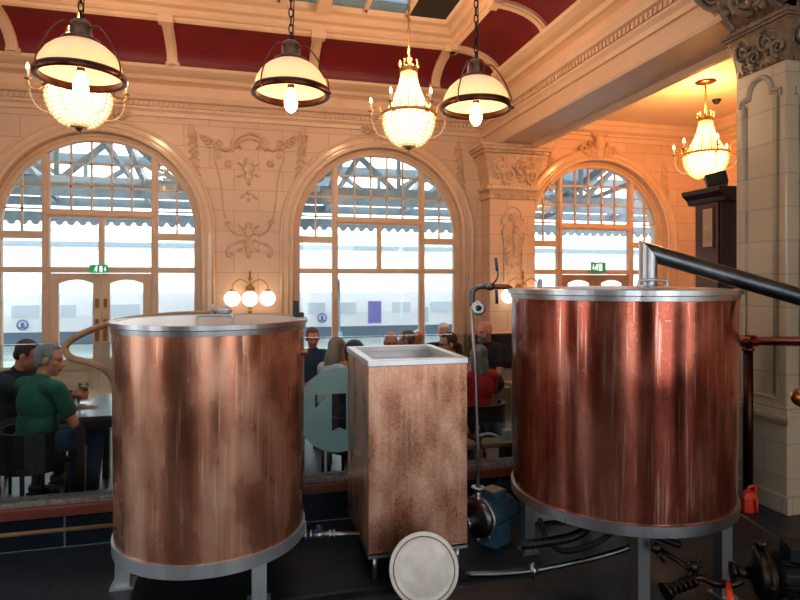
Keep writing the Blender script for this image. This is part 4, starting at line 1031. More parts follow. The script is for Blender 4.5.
def chandelier(loc, label, top, sc=1.0, power=90, arms=6, rot=0.0, col=WARM):
    t = thing('chandelier', label, 'chandelier', loc, 0, 'crystal basket chandeliers'); 
    def P(*p): return Vector(p)*sc
    rb = .35
    # bead bowl below the ring: hanging strings on a fine inner skin
    def bowlr(z): 
        u = min(1, max(0, -z/.42)); return rb*math.sqrt(max(0, 1-u**2.1))*.98+.03*u
    m = MB(); n = 34
    for k in range(n):
        a = 2*PI*k/n
        for i in range(13):
            z = -.42*(math.sin(i/12*PI/2*.97)); r_ = bowlr(z)
            m.ball(P(r_*math.cos(a), r_*math.sin(a), z), .0155*sc, 6, 4)
    tag(m.build('bead_bowl', M['beads'], t), None, None, None, 'stuff')
    m = MB(); m.lathe([(bowlr(-.42*k/12)*.94*sc, -.42*k/12*sc) for k in range(13)], 40); m.build('bowl_net', M['beads'], t)
    # tapering tent of bead strings above
    def tentr(z): u = z/.56; return .105+.22*(1-u)**1.7
    m = MB()
    for k in range(36):
        a = 2*PI*k/36; pts = [P(tentr(z)*math.cos(a), tentr(z)*math.sin(a), z) for z in [.56*i/16 for i in range(17)]]
        m.tube(pts, [(.0085 if i%2 else .005)*sc for i in range(17)], 5)
    tag(m.build('bead_tent', M['beads'], t), None, None, None, 'stuff')
    m = MB(); m.lathe([(rb*.97*sc,-.02*sc),(rb*1.03*sc,-.02*sc),(rb*1.05*sc,0),(rb*1.03*sc,.02*sc),(rb*.97*sc,.02*sc),(rb*.97*sc,-.02*sc)], 48)
    for k in range(24): a = 2*PI*k/24; m.ball(P(rb*1.04*math.cos(a), rb*1.04*math.sin(a), 0), .014*sc, 6, 5)
    m.build('ring', M['gilt'], t)
    m = MB(); m.lathe([(.10*sc,.55*sc),(.118*sc,.555*sc),(.12*sc,.60*sc),(.128*sc,.61*sc),(.11*sc,.615*sc),(.05*sc,.60*sc),(0,.62*sc)], 32)
    for k in range(8):
        a = 2*PI*k/8; m.tube(smooth([P(.115*math.cos(a),.115*math.sin(a),.6), P(.135*math.cos(a),.135*math.sin(a),.65), P(.125*math.cos(a),.125*math.sin(a),.69)],4), .012*sc, 6); m.ball(P(.122*math.cos(a),.122*math.sin(a),.695), .016*sc, 6, 5)
    m.build('crown', M['gilt'], t)
    m = MB(); m.lathe([(0,-.47*sc),(.03*sc,-.46*sc),(.05*sc,-.43*sc),(.085*sc,-.42*sc),(.085*sc,-.40*sc),(0,-.40*sc)], 24); m.ball(P(0,0,-.49), .018*sc, 8, 6); m.build('finial', M['gilt'], t)
    for k in range(arms):
        a = rot + 2*PI*k/arms; c, s = math.cos(a), math.sin(a)
        def A(r_, z): return P(r_*c, r_*s, z)
        am = MB().tube(smooth([A(rb,0),A(rb+.05,-.05),A(rb+.11,-.06),A(rb+.15,-.02),A(rb+.15,.03)],5), .011*sc, 8)
        am.lathe([(0,.03*sc),(.035*sc,.04*sc),(.04*sc,.05*sc),(.012*sc,.05*sc)], 14, (A(rb+.15,0).x, A(rb+.15,0).y, 0)); am.tube(spiral((0,0),.001,.1,0), .001, 4) if False else None
        am.tube(smooth([A(rb+.02,.02),A(rb+.04,.12),A(rb+.09,.16),A(rb+.11,.11),A(rb+.08,.08)],4), .007*sc, 6)
        ao = am.build('arm', M['gilt'], t)
        MB().cyl(A(rb+.15,.05), A(rb+.15,.15), .013*sc, n=10).build('candle', M['candle'], ao)
        b = A(rb+.15,.15); MB().lathe([(.011*sc,0),(.018*sc,.02*sc),(.014*sc,.045*sc),(.004*sc,.07*sc),(0,.075*sc)], 12, b).build('bulb', M['flame'], ao)
        w = MB(); a2 = a + 2*PI/arms/2
        pts = [A(rb+.14,.02), A(rb+.12,-.14), A(rb+.05,-.26), A(rb-.06,-.30), P((rb-.1)*c,(rb-.1)*s,-.28)]
        sp_ = smooth(pts,5); w.tube(sp_, [(.009 if i%2 else .005)*sc for i in range(len(sp_))], 5); w.build('bead_swag', M['beads'], ao)
    m = MB(); m.tube([(0,0,.62*sc),(0,0,top-loc[2])], .010, 8); chain(m, (0,0,.62*sc), (0,0,top-loc[2]), .016, .06); m.build('chain', M['gilt'], t)
    if top < 5.2: MB().lathe([(0,0),(.14,0),(.15,-.015),(.10,-.03),(.03,-.045),(0,-.05)], 32, (0,0,top-loc[2])).build('ceiling_rose', M['bronze'], t)
    for z, pw in ((.14,.22),(.36,.09),(-.12,.20)):
        lit('chandelier_light', 'POINT', t, (0,0,z*sc), power*pw, col, .05)
    lit('chandelier_light', 'POINT', t, (0,0,.78*sc), power*.5, col, .12)
    return t
chandelier((-1.79,7.0,3.96), 'crystal chandelier half hidden behind the first dome pendant', 5.86, .94, 130, rot=R(20))
chandelier((1.91,7.0,3.96), 'crystal chandelier hanging over the middle arched window', 5.86, .94, 130, rot=R(-12))
chandelier((6.75,7.5,3.84), 'crystal chandelier of the orange aisle, above the tall dark cabinet', 4.95, .90, 210, rot=R(8), col=(1.0,.46,.14))

def globe_lamp(u, v, label, y=YB):
    p = on(u, v, y); t = thing('wall_lamp', label, 'wall lamp', (p.x, y, p.z), 0, 'triple globe wall lamps')
    MB().lathe([(0,0),(.07,0),(.075,.015),(.05,.03),(.0,.035)], 24, (0,0,.02), Matrix.Rotation(R(90),3,'X')).build('back_plate', M['brass'], t)
    m = MB().cyl((0,-.16,-.34),(0,-.16,.28),.012).tube([(0,0,.02),(0,-.16,.05)], .012, 8).ball((0,-.16,.30), (.02,.02,.035), 10, 8).ball((0,-.16,.2), .03, 10, 8)
    m.lathe([(0,-.36),(.03,-.35),(.035,-.33),(.015,-.30),(.03,-.27),(.02,-.24),(.0,-.22)], 20, (0,-.16,0)); m.build('stem', M['brass'], t)
    for s in (-1,0,1):
        c = Vector((s*.28,-.16-(.12 if s == 0 else .0),-.12))
        pts = [(0,-.16,.05),(s*.05,-.17,.14),(s*.16,-.18,.19),(s*.26,-.17,.12),(s*.28,-.16,.02)] if s else [(0,-.16,.1),(0,-.24,.12),(0,-.28,.06),(0,-.28,.02)]
        ar = MB().tube(smooth(pts,5), .011, 8); ar.lathe([(.0,.03),(.03,.03),(.05,.01),(.04,-.01),(.0,-.01)], 18, c+Vector((0,0,.12))); ao = ar.build('arm', M['brass'], t)
        MB().ball(c, .125, 28, 18).build('globe', M['globe'], ao)
    lit('globe_light', 'POINT', t, (0,-.55,-.12), 5, (1,.72,.42), .12)
    return t
globe_lamp(250, 291, 'brass wall lamp with three white globes below the plaster cartouche')
globe_lamp(519, 289, 'brass wall lamp with globes peeping out beside the red tank rim', 9.6)

def exit_sign(u0, u1, v0, v1, y, label, teal):
    a, b = on(u0, v1, y), on(u1, v0, y); w, h = b.x-a.x, b.z-a.z
    t = thing('exit_sign', label, 'sign', ((a.x+b.x)/2, y, (a.z+b.z)/2))
    MB().box(-w/2,w/2,-.012,.012,-h/2,h/2).build('panel', M['green_sign'], t, .003)
    m = MB(); y0, y1 = -.016, -.011; k = h
    # doorway, running figure, arrow
    ox = -w*.12 if teal else -w*.05
    m.box(ox-.42*k, ox-.10*k, y0, y1, -.36*k, .36*k) if False else None
    m.box(w*.06 if teal else w*.02, w*.06+.30*k, y0, y1, -.36*k, .36*k)
    fx = -w*.14
    m.arc(fx+.08*k, .26*k, y0, y1, 0.0001, .085*k, 16, 0, 2*PI)
    m.bar((fx+.05*k,(y0+y1)/2,.16*k),(fx-.06*k,(y0+y1)/2,-.08*k),.13*k,.005,(0,1,0))
    m.bar((fx-.05*k,(y0+y1)/2,-.06*k),(fx+.10*k,(y0+y1)/2,-.16*k),.08*k,.005,(0,1,0)); m.bar((fx+.10*k,(y0+y1)/2,-.14*k),(fx+.06*k,(y0+y1)/2,-.34*k),.07*k,.005,(0,1,0))
    m.bar((fx-.06*k,(y0+y1)/2,-.08*k),(fx-.22*k,(y0+y1)/2,-.28*k),.08*k,.005,(0,1,0)); m.bar((fx+.03*k,(y0+y1)/2,.12*k),(fx+.20*k,(y0+y1)/2,.0),.06*k,.005,(0,1,0)); m.bar((fx+.03*k,(y0+y1)/2,.12*k),(fx-.16*k,(y0+y1)/2,.06*k),.06*k,.005,(0,1,0))
    ax = w*.36 if teal else -w*.36
    m.box(ax-.04*k, ax+.04*k, y0, y1, -.04*k, .3*k); m.prism([(ax-.13*k,-.02*k),(ax+.13*k,-.02*k),(ax,-.28*k)],'y',y0,y1)
    m.build('pictogram', M['white_sign'], t)
    MB().cyl((-w*.3,0,h/2),(-w*.3,.12,h/2+.02),.006).cyl((w*.3,0,h/2),(w*.3,.12,h/2+.02),.006).build('bracket', M['steel'], t)
    return t
exit_sign(89.5,108,265,273,YB-.0,'green emergency exit sign above the cream double door',True)
exit_sign(591,605.5,262.5,272,YB-.0,'green emergency exit sign in the orange lit aisle window',False)
cm = thing('smoke_detector', 'small white detector under the end of the beam above the pilaster', 'detector', (4.62,9.45,4.27))
MB().lathe([(0,0),(.05,0),(.05,-.03),(.035,-.06),(0,-.065)], 24).build('body', M['white'], cm); MB().lathe([(.036,-.061),(.02,-.07),(0,-.071)], 16).build('lens', M['black'], cm)
q_ = on(722,122,7.9)
cm = thing('camera_dome', 'small dark dome on the aisle ceiling beside the chandelier', 'detector', (7.6,8.2,4.95))
MB().lathe([(0,0),(.07,0),(.07,-.02),(.06,-.03)], 24).build('base', M['iron'], cm); MB().ball((0,0,-.03), (.055,.055,.05), 16, 10).build('dome', M['black'], cm)
# ================================================================== PEOPLE
def remesh(m, name, mat, vox, parent, smooth_it=4, cut=None):
    me = bpy.data.meshes.new(name); me.from_pydata(m.v, [], m.f); me.validate()
    bm = bmesh.new(); bm.from_mesh(me); bmesh.ops.recalc_face_normals(bm, faces=bm.faces); bm.to_mesh(me); bm.free()
    tmp = bpy.data.objects.new('tmp', me); COL.objects.link(tmp)
    r_ = tmp.modifiers.new('r', 'REMESH'); r_.mode = 'VOXEL'; r_.voxel_size = vox; r_.use_smooth_shade = True
    if smooth_it: s_ = tmp.modifiers.new('s', 'SMOOTH'); s_.factor = .5; s_.iterations = smooth_it
    dg = bpy.context.evaluated_depsgraph_get(); dg.update()
    out = bpy.data.meshes.new_from_object(tmp.evaluated_get(dg)); out.name = name
    bpy.data.objects.remove(tmp, do_unlink=True); bpy.data.meshes.remove(me)
    if cut is not None:
        bm = bmesh.new(); bm.from_mesh(out)
        bmesh.ops.delete(bm, geom=[v for v in bm.verts if cut(v.co)], context='VERTS'); bm.to_mesh(out); bm.free()
    out.materials.clear(); out.materials.append(mat)
    for p in out.polygons: p.use_smooth = True
    o = bpy.data.objects.new(name, out); COL.objects.link(o); o.parent = parent
    return o
def V3(*a): return Vector(a)
def person(label, pos, face, ztop, shirt, hair, hairstyle='short', trousers='dark', skin='skin', seat=.48, lean=0.0, hyaw=0.0, hpitch=0.0, hands=None, sleeve='short', beard=None, glasses=False, vox=.0095, curl=.5, wide=1.0, armk=1.0):
    s = (ztop - seat)/.875
    t = thing('person', label, 'person', (pos[0], pos[1], seat), R(face), 'seated drinkers')
    t.scale = (s, s, s)
    RX = Matrix.Rotation(R(-lean), 3, 'X')
    def U(p): q = RX @ (Vector(p) - V3(0,0,.08)); return q + V3(0,0,.08)
    zf = -seat/s
    Lh = hands[0] if hands else None; Rh = hands[1] if hands else None
    sh = {1:U((.185*wide,-.01,.535)), -1:U((-.185*wide,-.01,.535))}
    hand = {1: Vector(Rh) if Rh else V3(.10,.34,.20), -1: Vector(Lh) if Lh else V3(-.10,.36,.20)}
    elbow = {}
    for k in (1,-1):
        a, b = sh[k], hand[k]; d = b-a; L = d.length; up_, fo = .29*armk, .27*armk
        if L > up_+fo-.01: hand[k] = b = a + d*((up_+fo-.01)/L); d = b-a; L = d.length
        x = (up_**2-fo**2+L*L)/(2*L); h = math.sqrt(max(0,up_**2-x*x)); n_ = d.normalized()
        pole = V3(k*.55,-.35,-1.0); pole = pole - n_*pole.dot(n_); pole.normalize(); elbow[k] = a+n_*x+pole*h
    nb = U((0,-.01,.575)); hc = U((0,.035,.745))
    HM = RX @ Matrix.Rotation(R(hyaw),3,'Z') @ Matrix.Rotation(R(hpitch),3,'X')
    def HP(p): return hc + HM @ Vector(p)
    def torso(m, g):
        m.ball(U((0,0,.10)), (.165*wide+g,.125+g,.125+g), 18, 12); m.ball(U((0,.01,.26)), (.145*wide+g,.115+g,.17+g), 18, 12, RX)
        m.ball(U((0,0,.42)), (.165*wide+g,.12+g,.17+g), 18, 12, RX); m.cap(U((-.14*wide,-.01,.535)), U((.14*wide,-.01,.535)), .06+g)
        m.cap(U((0,-.02,.54)), U((0,-.015,.58)), .065+g, .055+g)
    def arm(m, g, frac):
        for k in (1,-1):
            m.cap(sh[k], elbow[k] if frac >= 1 else sh[k].lerp(elbow[k], frac), .055+g, .043+g if frac >= 1 else .05+g)
            if frac > 1: m.cap(elbow[k], elbow[k].lerp(hand[k], min(1, frac-1)), .043+g, .030+g)
    def legs(m, g, feet=True):
        for k in (1,-1):
            hp, kn, an = V3(k*.09,.02,.09), V3(k*.13,.43,.10), V3(k*.13,.40,zf+.09)
            m.cap(hp, kn, .085+g, .058+g); m.cap(kn, an, .056+g, .036+g)
            if feet: m.cap(V3(k*.13,.38,zf+.04), V3(k*.14,.53,zf+.032), .04, .03)
    m = MB(); torso(m, 0); legs(m, 0)
    for k in (1,-1):
        m.cap(sh[k], elbow[k], .052, .041); m.cap(elbow[k], hand[k], .041, .027)
        # hand: palm, four curled fingers, thumb from the side of the palm
        f_ = (hand[k]-elbow[k]).normalized(); sidev = f_.cross(V3(0,0,1)); sidev = sidev.normalized() if sidev.length > .1 else V3(1,0,0)
        dn = sidev.cross(f_).normalized(); dn = -dn if dn.z > 0 else dn
        if hands and len(hands) > 2 and hands[2] == k: dn, sidev = (sidev*k*-1), dn     # gripping an upright glass
        w = hand[k]; m.cap(w, w+f_*.05, .026, .03); m.ball(w+f_*.06, (.036,.036,.026), 12, 8)
        for i, ln in enumerate((.062,.072,.068,.054)):
            o = sidev*(-.033+.022*i); b0 = w+f_*.082+o; a1 = R(25+55*curl); a2 = R(60+80*curl)
            b1 = b0 + (f_*math.cos(a1)+dn*math.sin(a1))*ln*.55; b2 = b1 + (f_*math.cos(a2)+dn*math.sin(a2))*ln*.5
            m.cap(w+f_*.05+o*.8, b0, .011, .0105, 8); m.cap(b0, b1, .0102, .0095, 8); m.cap(b1, b2, .0095, .0085, 8)
        tb = w+f_*.03-sidev*.03*1; t1 = tb+(f_*.7-sidev*.55+dn*.4).normalized()*.042; t2 = t1+(f_*.8+dn*.55).normalized()*.032
        m.cap(tb, t1, .013, .011, 8); m.cap(t1, t2, .011, .009, 8)
    # neck and head
    m.cap(nb-V3(0,0,.03), HP((0,-.02,-.07)), .056, .05)
    m.ball(HP((0,-.012,.03)), (.076,.095,.098), 22, 16, HM); m.ball(HP((0,.03,-.04)), (.062,.066,.078), 18, 12, HM); m.ball(HP((0,.062,-.092)), (.032,.028,.024), 12, 8, HM)
    m.ball(HP((0,.066,.032)), (.058,.026,.018), 12, 8, HM); m.cap(HP((0,.086,.012)), HP((0,.106,-.028)), .011, .0145, 10)
    for k in (1,-1):
        m.ball(HP((k*.018,.092,-.034)), .010, 8, 6); m.ball(HP((k*.078,-.012,-.008)), (.012,.024,.034), 10, 8, HM); m.ball(HP((k*.042,.05,-.022)), (.026,.028,.024), 10, 8, HM)
    m.cap(HP((-.018,.088,-.062)), HP((.018,.088,-.062)), .0095, .0095, 8)
    body = remesh(m, 'body', M[skin], vox, t, 3)
    for k in (1,-1):
        MB().ball(HP((k*.031,.079,.010)), (.0135,.008,.008), 10, 8, HM).build('eye', M['eye'], t)
    MB().cap(HP((-.022,.0955,-.0615)), HP((.022,.0955,-.0615)), .0055, .0055, 8).build('mouth', M['lip'], t)
    # clothing
    m = MB(); torso(m, .016); arm(m, .013, .62 if sleeve == 'short' else 1.93)
    m.lathe([(.052,-.02),(.072,-.02),(.070,.025),(.056,.03)], 20, nb + V3(0,.0,0), RX)
    remesh(m, 'shirt', M['cl_'+shirt], .010, t, 3)
    m = MB(); legs(m, .012, False); m.ball((0,0,.09), (.178*wide,.138,.115), 18, 12); remesh(m, 'trousers', M['cl_'+trousers], .012, t, 2)
    m = MB()
    for k in (1,-1): m.cap(V3(k*.13,.37,zf+.05), V3(k*.14,.55,zf+.036), .05, .036).box(k*.135-.045, k*.135+.045, .33, .58, zf, zf+.02)
    m.build('shoes', M['black'], t)
    # hair
    hm = MB()
    if hairstyle in ('short','full'):
        g = .012 if hairstyle == 'short' else .020
        hm.ball(HP((0,-.034,.052)), (.073+g,.078+g,.078+g), 22, 16, HM); hm.ball(HP((0,-.06,-.005)), (.066+g*.6,.046+g*.6,.07), 16, 12, HM); hm.ball(HP((0,.0,.098)), (.058,.062,.028+g*.6), 14, 10, HM)
        for k in (1,-1): hm.ball(HP((k*.071,.008,.030)), (.011,.022,.036), 10, 8, HM)
    elif hairstyle == 'bald':
        hm.lathe([(.070,-.05),(.0835,-.02),(.0845,.015),(.078,.035),(.05,.0)], 28, HP((0,-.022,-.0)), HM @ Matrix.Diagonal((1.0,1.12,1)), R(170), R(370))
    elif hairstyle in ('long','bob'):
        hm.ball(HP((0,-.032,.046)), (.090,.094,.094), 22, 16, HM); bot = -.17 if hairstyle == 'long' else -.19
        for k in range(-5,6):
            a = R(-90+k*19); c, q = math.cos(a), math.sin(a)
            hm.cap(HP((c*.068,-.022+q*.070,.03)), HP((c*.080,-.03+q*.082,bot*.55)), .025, .027, 10); hm.cap(HP((c*.080,-.03+q*.082,bot*.55)), HP((c*.074,-.04+q*.078,bot)), .027, .016, 10)
    remesh(hm, 'hair', M[hair], .008, t, 3, None)
    if beard:
        bm_ = MB().ball(HP((0,.070,-.088)), (.052,.040,.046), 14, 10, HM)
        for k in (1,-1): bm_.cap(HP((k*.058,.03,-.03)), HP((k*.035,.075,-.075)), .020, .024, 10)
        bm_.build('beard', M[beard], t)
    if glasses:
        gm = MB()
        for k in (1,-1):
            gm.tube([HP((k*.032+.021*math.cos(2*PI*i/16), .094, .010+.017*math.sin(2*PI*i/16))) for i in range(16)], .003, 6, closed=True)
            gm.tube([HP((k*.054,.094,.014)), HP((k*.078,.06,.014)), HP((k*.082,-.02,.01))], .0028, 6)
        gm.tube([HP((-.011,.096,.014)), HP((.011,.096,.014))], .003, 6); gm.build('glasses', M['black'], t)
    return t

# chairs
def make_chair(pos, face, label, first=[None]):
    if first[0] is None:
        t = thing('dining_chair', label, 'chair', (pos[0],pos[1],0), R(face), 'black dining chairs')
        MB().box(-.2,.2,-.2,.2,.42,.46).build('seat', M['chair'], t, .012)
        for x in (-1,1):
            MB().tube([(x*.17,.17,0),(x*.175,.175,.42)], [.014,.019], 8).build('leg', M['chair'], t)
            MB().tube([(x*.17,-.17,0),(x*.175,-.175,.42)], [.014,.019], 8).build('leg', M['chair'], t)
        m = MB(); n = 12; vs = []; fs = []
        for k in range(n+1):
            a = PI + PI*k/n; c, q = math.cos(a), math.sin(a)
            for r_, z in ((.23,.40),(.265,.40),(.275,.72),(.235,.72)): vs.append((c*r_*1.0, .02+q*r_, z))
        for k in range(n):
            for l in range(4): e=(l+1)%4; fs.append((k*4+l,k*4+e,k*4+4+e,k*4+4+l))
        fs += [(0,1,2,3),(n*4+3,n*4+2,n*4+1,n*4)]; m.add(vs, fs)
        m.build('backrest', M['chair'], t, .004); first[0] = t; return t
    c = copy_tree(first[0]); c.location = (pos[0],pos[1],0); c.rotation_euler = (0,0,R(face)); c['label'] = label
    return c
def xy(u, d): p = at(u, 281, d); return (p.x, p.y)
def zt(v, d): return H - (v-HV)*d/F

def seated(label, u, vtop, d, face, chair_label=None, **k):
    p = xy(u, d); person(label, p, face, zt(vtop, d), **k)
    if chair_label: make_chair((p[0], p[1]), face, chair_label)
p = xy(33, 4.72)
person('person with grey hair in green polo shirt sitting with back to the glass', p, -44, zt(344,4.72), 'green', 'hair_grey', 'short', 'jeans', 'skin', hyaw=-42, hpitch=-4, lean=8, vox=.008, wide=1.26,
       hands=((.02,.42,.30),(.16,.40,.24)))
make_chair(p, -44, 'black chair under the green shirted man')
p = xy(8, 5.42)
g = at(83.5, 400, 5.1)
fc2 = R(-112); dx, dy = g.x-p[0], g.y-p[1]; s_ = (zt(337,5.45)-.48)/.875
lx = (dx*math.cos(-fc2)-dy*math.sin(-fc2))/s_; ly = (dx*math.sin(-fc2)+dy*math.cos(-fc2))/s_; lz = (g.z+.05-.48)/s_
person('person with short brown hair in navy top holding a beer glass', p, -112, zt(337,5.45), 'navy', 'hair_brown', 'short', 'dark', 'skin_red', hyaw=22, hpitch=-12, lean=14, sleeve='long', vox=.0075, wide=1.1,
       armk=1.30, hands=((-.12,.38,.30),(lx+.04,ly-.075,lz),1))
make_chair(p, -112, 'black chair under the navy topped man holding beer')
seated('person in dark top peering out beside the rim of the bright tank', 313, 328, 7.2, 165, 'black chair of the man beside the bright tank rim', shirt='slateblue', hair='hair_red', hairstyle='short', skin='skin_red', sleeve='short', hyaw=20, hpitch=-14, hands=((-.06,.40,.26),(.10,.40,.26)), vox=.0085)
seated('person with long dark blonde hair in white top, in profile', 327, 337, 5.9, -62, 'black chair of the woman in the white top', shirt='white', hair='hair_blonde', hairstyle='long', sleeve='long', hyaw=-16, lean=10, wide=.88)
seated('person with dark hair seen just over the square tank edge', 354, 342, 5.25, -30, 'black chair of the dark haired person by the square tank', shirt='navy', hair='hair_dark', hairstyle='full', sleeve='long', hpitch=-10, wide=.95)
seated('bald person with lowered face, first head above the square tank', 391, 331, 6.7, 168, None, shirt='olive', hair='hair_red', hairstyle='bald', skin='skin_red', hpitch=-16)
seated('cropped haired person in grey green top, second above the square tank', 409, 331, 7.1, 60, None, shirt='olive', hair='hair_red', hairstyle='short', skin='skin_red', hpitch=-6)
seated('cropped haired person half hidden behind the grey green topped neighbour', 419, 331, 8.3, 120, None, shirt='slateblue', hair='hair_red', hairstyle='bald', skin='skin_red', hpitch=-4)
seated('white haired bearded person in black top facing the room', 443, 323, 8.0, 172, None, shirt='blk', hair='hair_white', hairstyle='short', skin='skin_red', beard='hair_white', hpitch=-8, lean=4, wide=1.1)
seated('person in glasses with dark hair, in profile beside the standpipe', 459, 332, 6.45, 78, None, shirt='slateblue', hair='hair_brown', hairstyle='short', hyaw=14, glasses=True, lean=8)
seated('person with ash grey bob and bright red top, back turned', 479, 345, 5.75, 10, 'black chair of the woman in the red top', shirt='red', hair='hair_ash', hairstyle='bob', sleeve='short', hyaw=10, wide=.92)
seated('balding bearded person in black tee sitting tall by the pilaster', 490, 320, 7.15, 118, None, shirt='blk', hair='hair_red', hairstyle='bald', skin='skin_red', seat=.56, beard='hair_grey', hyaw=-14, hpitch=-8, lean=6, wide=1.15, hands=((-.12,.36,.22),(-.02,.40,.26)), vox=.0085)

# tables
def table(x0, x1, y0, y1, z, label, mat, group='dining tables'):
    t = thing('dining_table', label, 'table', ((x0+x1)/2,(y0+y1)/2,0), 0, group); w, d = (x1-x0)/2, (y1-y0)/2
    MB().box(-w,w,-d,d,z-.04,z).build('tabletop', mat, t, .006); MB().box(-w+.06,w-.06,-d+.06,d-.06,z-.11,z-.04).build('apron', mat, t)
    for x in (-1,1):
        for y in (-1,1): MB().box(x*(w-.08)-.03,x*(w-.08)+.03,y*(d-.08)-.03,y*(d-.08)+.03,0,z-.04).build('leg', mat, t)
    return t
table(-1.42,-.1,5.22,6.25,.80,'dark polished table where the green shirted man sits', M['tablewood'])
table(2.72,3.7,5.35,5.95,.80,'dark table with warm top beside the red copper tank', M['palewood'])
make_chair((-.66,5.12), 0, 'empty black chair at the polished table beside the bright tank')
def beer(x, y, z, label, full=.12):
    t = thing('beer_glass', label, 'beer glass', (x,y,z))
    MB().lathe([(0,.004),(.030,.004),(.039,.13),(.0415,.152),(.039,.152),(.0365,.13),(.028,.012),(0,.012)], 28).build('glass', M['glass'], t)
    MB().lathe([(0,.013),(.0275,.013),(.0355,full),(0,full)], 28).build('beer', M['beer'], t); MB().lathe([(.0355,full),(.037,full+.022),(0,full+.024)], 28).build('foam', M['foam'], t)
    return t
beer(g.x, g.y, g.z-.005, 'full amber beer glass with foam held by the navy topped man', .115)
q = at(76,404,5.2); tg = thing('tumbler', 'empty clear tumbler on the polished table by the green shirted man', 'glass', (q.x,q.y,.80))
MB().lathe([(0,0),(.03,0),(.038,.12),(.036,.12),(.029,.008),(0,.008)],24).build('glass', M['glass'], tg)
tb_ = thing('menu_stand', 'dark menu block on the table by the bright tank', 'menu', (-.95,5.95,.80)); MB().box(-.09,.09,-.03,.03,0,.06).build('block', M['chair'], tb_, .004); MB().box(-.085,.085,-.006,.006,.06,.075).build('slot', M['black'], tb_)

# ================================================================== OUTSIDE
ext = {}  # outdoor paints lightened to stand in for overexposed, hazy daylight
M['steel_blue'] = pm('blue_grey_paint', (122,138,146), .5, 0, (102,118,128), 3)
M['roofglass'] = transl('dusty_roof_glass', (130,148,158), (170,188,198), .6, .4)
M['plat'] = pm('platform_paving', (176,174,168), .8, 0, (150,148,144), 1.5)
M['pale'] = pm('white_paint', (232,232,228), .5, 0, (216,216,212), 3)
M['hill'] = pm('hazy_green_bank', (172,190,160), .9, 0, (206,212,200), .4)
M['train'] = pm('white_train_paint', (236,236,238), .3, 0, (224,226,230), .6)
M['trainwin'] = pm('train_window', (184,194,204), .1)
M['purple'] = pm('violet_door', (112,104,178), .4)
M['under'] = pm('train_underframe', (104,122,136), .7)
M['tblue'] = pm('train_emblem_blue', (70,104,160), .4)
M['yellow'] = pm('platform_line', (206,204,120), .7)
ZP = -1.0
struct(MB().box(-40,45,YB+.45,24,ZP-.4,ZP).build('ground', M['plat']), 'station platform paving outside the windows', 'platform')
struct(MB().box(-40,45,24,60,ZP-1.2,ZP-.9).build('ground_track', M['under']), 'railway track bed beyond the platform', 'track')
tag(MB().box(-40,45,23.4,23.6,ZP,ZP+.006).build('platform_line', M['yellow']), 'pale yellow safety line along the platform edge', 'line')
# near canopy: valance, trusses, roof
cn = thing('platform_canopy', 'station canopy with scalloped valance seen through the arched window heads', 'canopy', (0,0,0))
yv = 16.0; m = MB(); m.box(-20,26,yv-.04,yv+.04,3.42,3.60); x = -20
while x < 26:
    m.prism([(x,3.43),(x+.01,3.36)]+[(x+.13-.09*math.cos(PI*k/8), 3.36-.09*math.sin(PI*k/8)) for k in range(9)]+[(x+.25,3.36),(x+.26,3.43)],'y',yv-.03,yv+.03); x += .26
m.build('valance', M['steel_blue'], cn)
m = MB(); m.box(-20,26,yv-.1,yv+.1,3.75,3.95)
for yy, zb_, zt_ in ((12.2,3.75,4.75),(14.2,3.85,4.6)):
    m.box(-20,26,yy-.07,yy+.07,zb_-.09,zb_+.09); m.box(-20,26,yy-.07,yy+.07,zt_-.09,zt_+.09); x = -20; k = 0
    while x < 26:
        m.bar((x,yy,zb_ if k%2 else zt_),(x+1.1,yy,zt_ if k%2 else zb_),.1,.12,(0,1,0))
        if k % 2: m.bar((x,yy,zb_),(x,yy,zt_),.08,.08,(0,1,0))
        x += 1.1; k += 1
x = -20
while x < 26:
    m.bar((x,10.5,5.35),(x,yv,3.95),.12,.2); m.bar((x,10.5,4.3),(x,yv,3.8),.08,.1); x += 2.2
for k in range(6): y_ = 10.9+k*.95; m.box(-20,26,y_-.05,y_+.05,5.35-(y_-10.5)*.2545-.1,5.35-(y_-10.5)*.2545)
m.build('truss', M['steel_blue'], cn)
m = MB()
for k in range(21):
    if k % 3 == 1: continue
    x0 = -20+k*2.2; m.add([(x0,10.5,5.45),(x0+2.2,10.5,5.45),(x0+2.2,yv,4.05),(x0,yv,4.05),(x0,10.5,5.49),(x0+2.2,10.5,5.49),(x0+2.2,yv,4.09),(x0,yv,4.09)],[(0,3,2,1),(4,5,6,7),(0,1,5,4),(1,2,6,5),(2,3,7,6),(3,0,4,7)]) if k % 3 == 0 else m.add([(x0,10.5,5.45),(x0+1.1,10.5,5.45),(x0+1.1,12.6,4.915),(x0,12.6,4.915)],[(0,1,2,3)])
m.build('roof_panel', M['roofglass'], cn)
for x in (-6.8,-.1,4.4,9.2,14):
    mm = MB().cyl((x,15.0,ZP),(x,15.0,3.9),.10,n=16).lathe([(.2,0),(.2,.3),(.12,.4)],16,(x,15.0,ZP))
    for s in (-1,1): mm.tube(smooth([(x,15.0,2.9),(x+s*.35,15.0,3.3),(x+s*.9,15.0,3.65)],4), .04, 6)
    if x in (-6.8,14): mm.build('column', M['steel_blue'], cn)
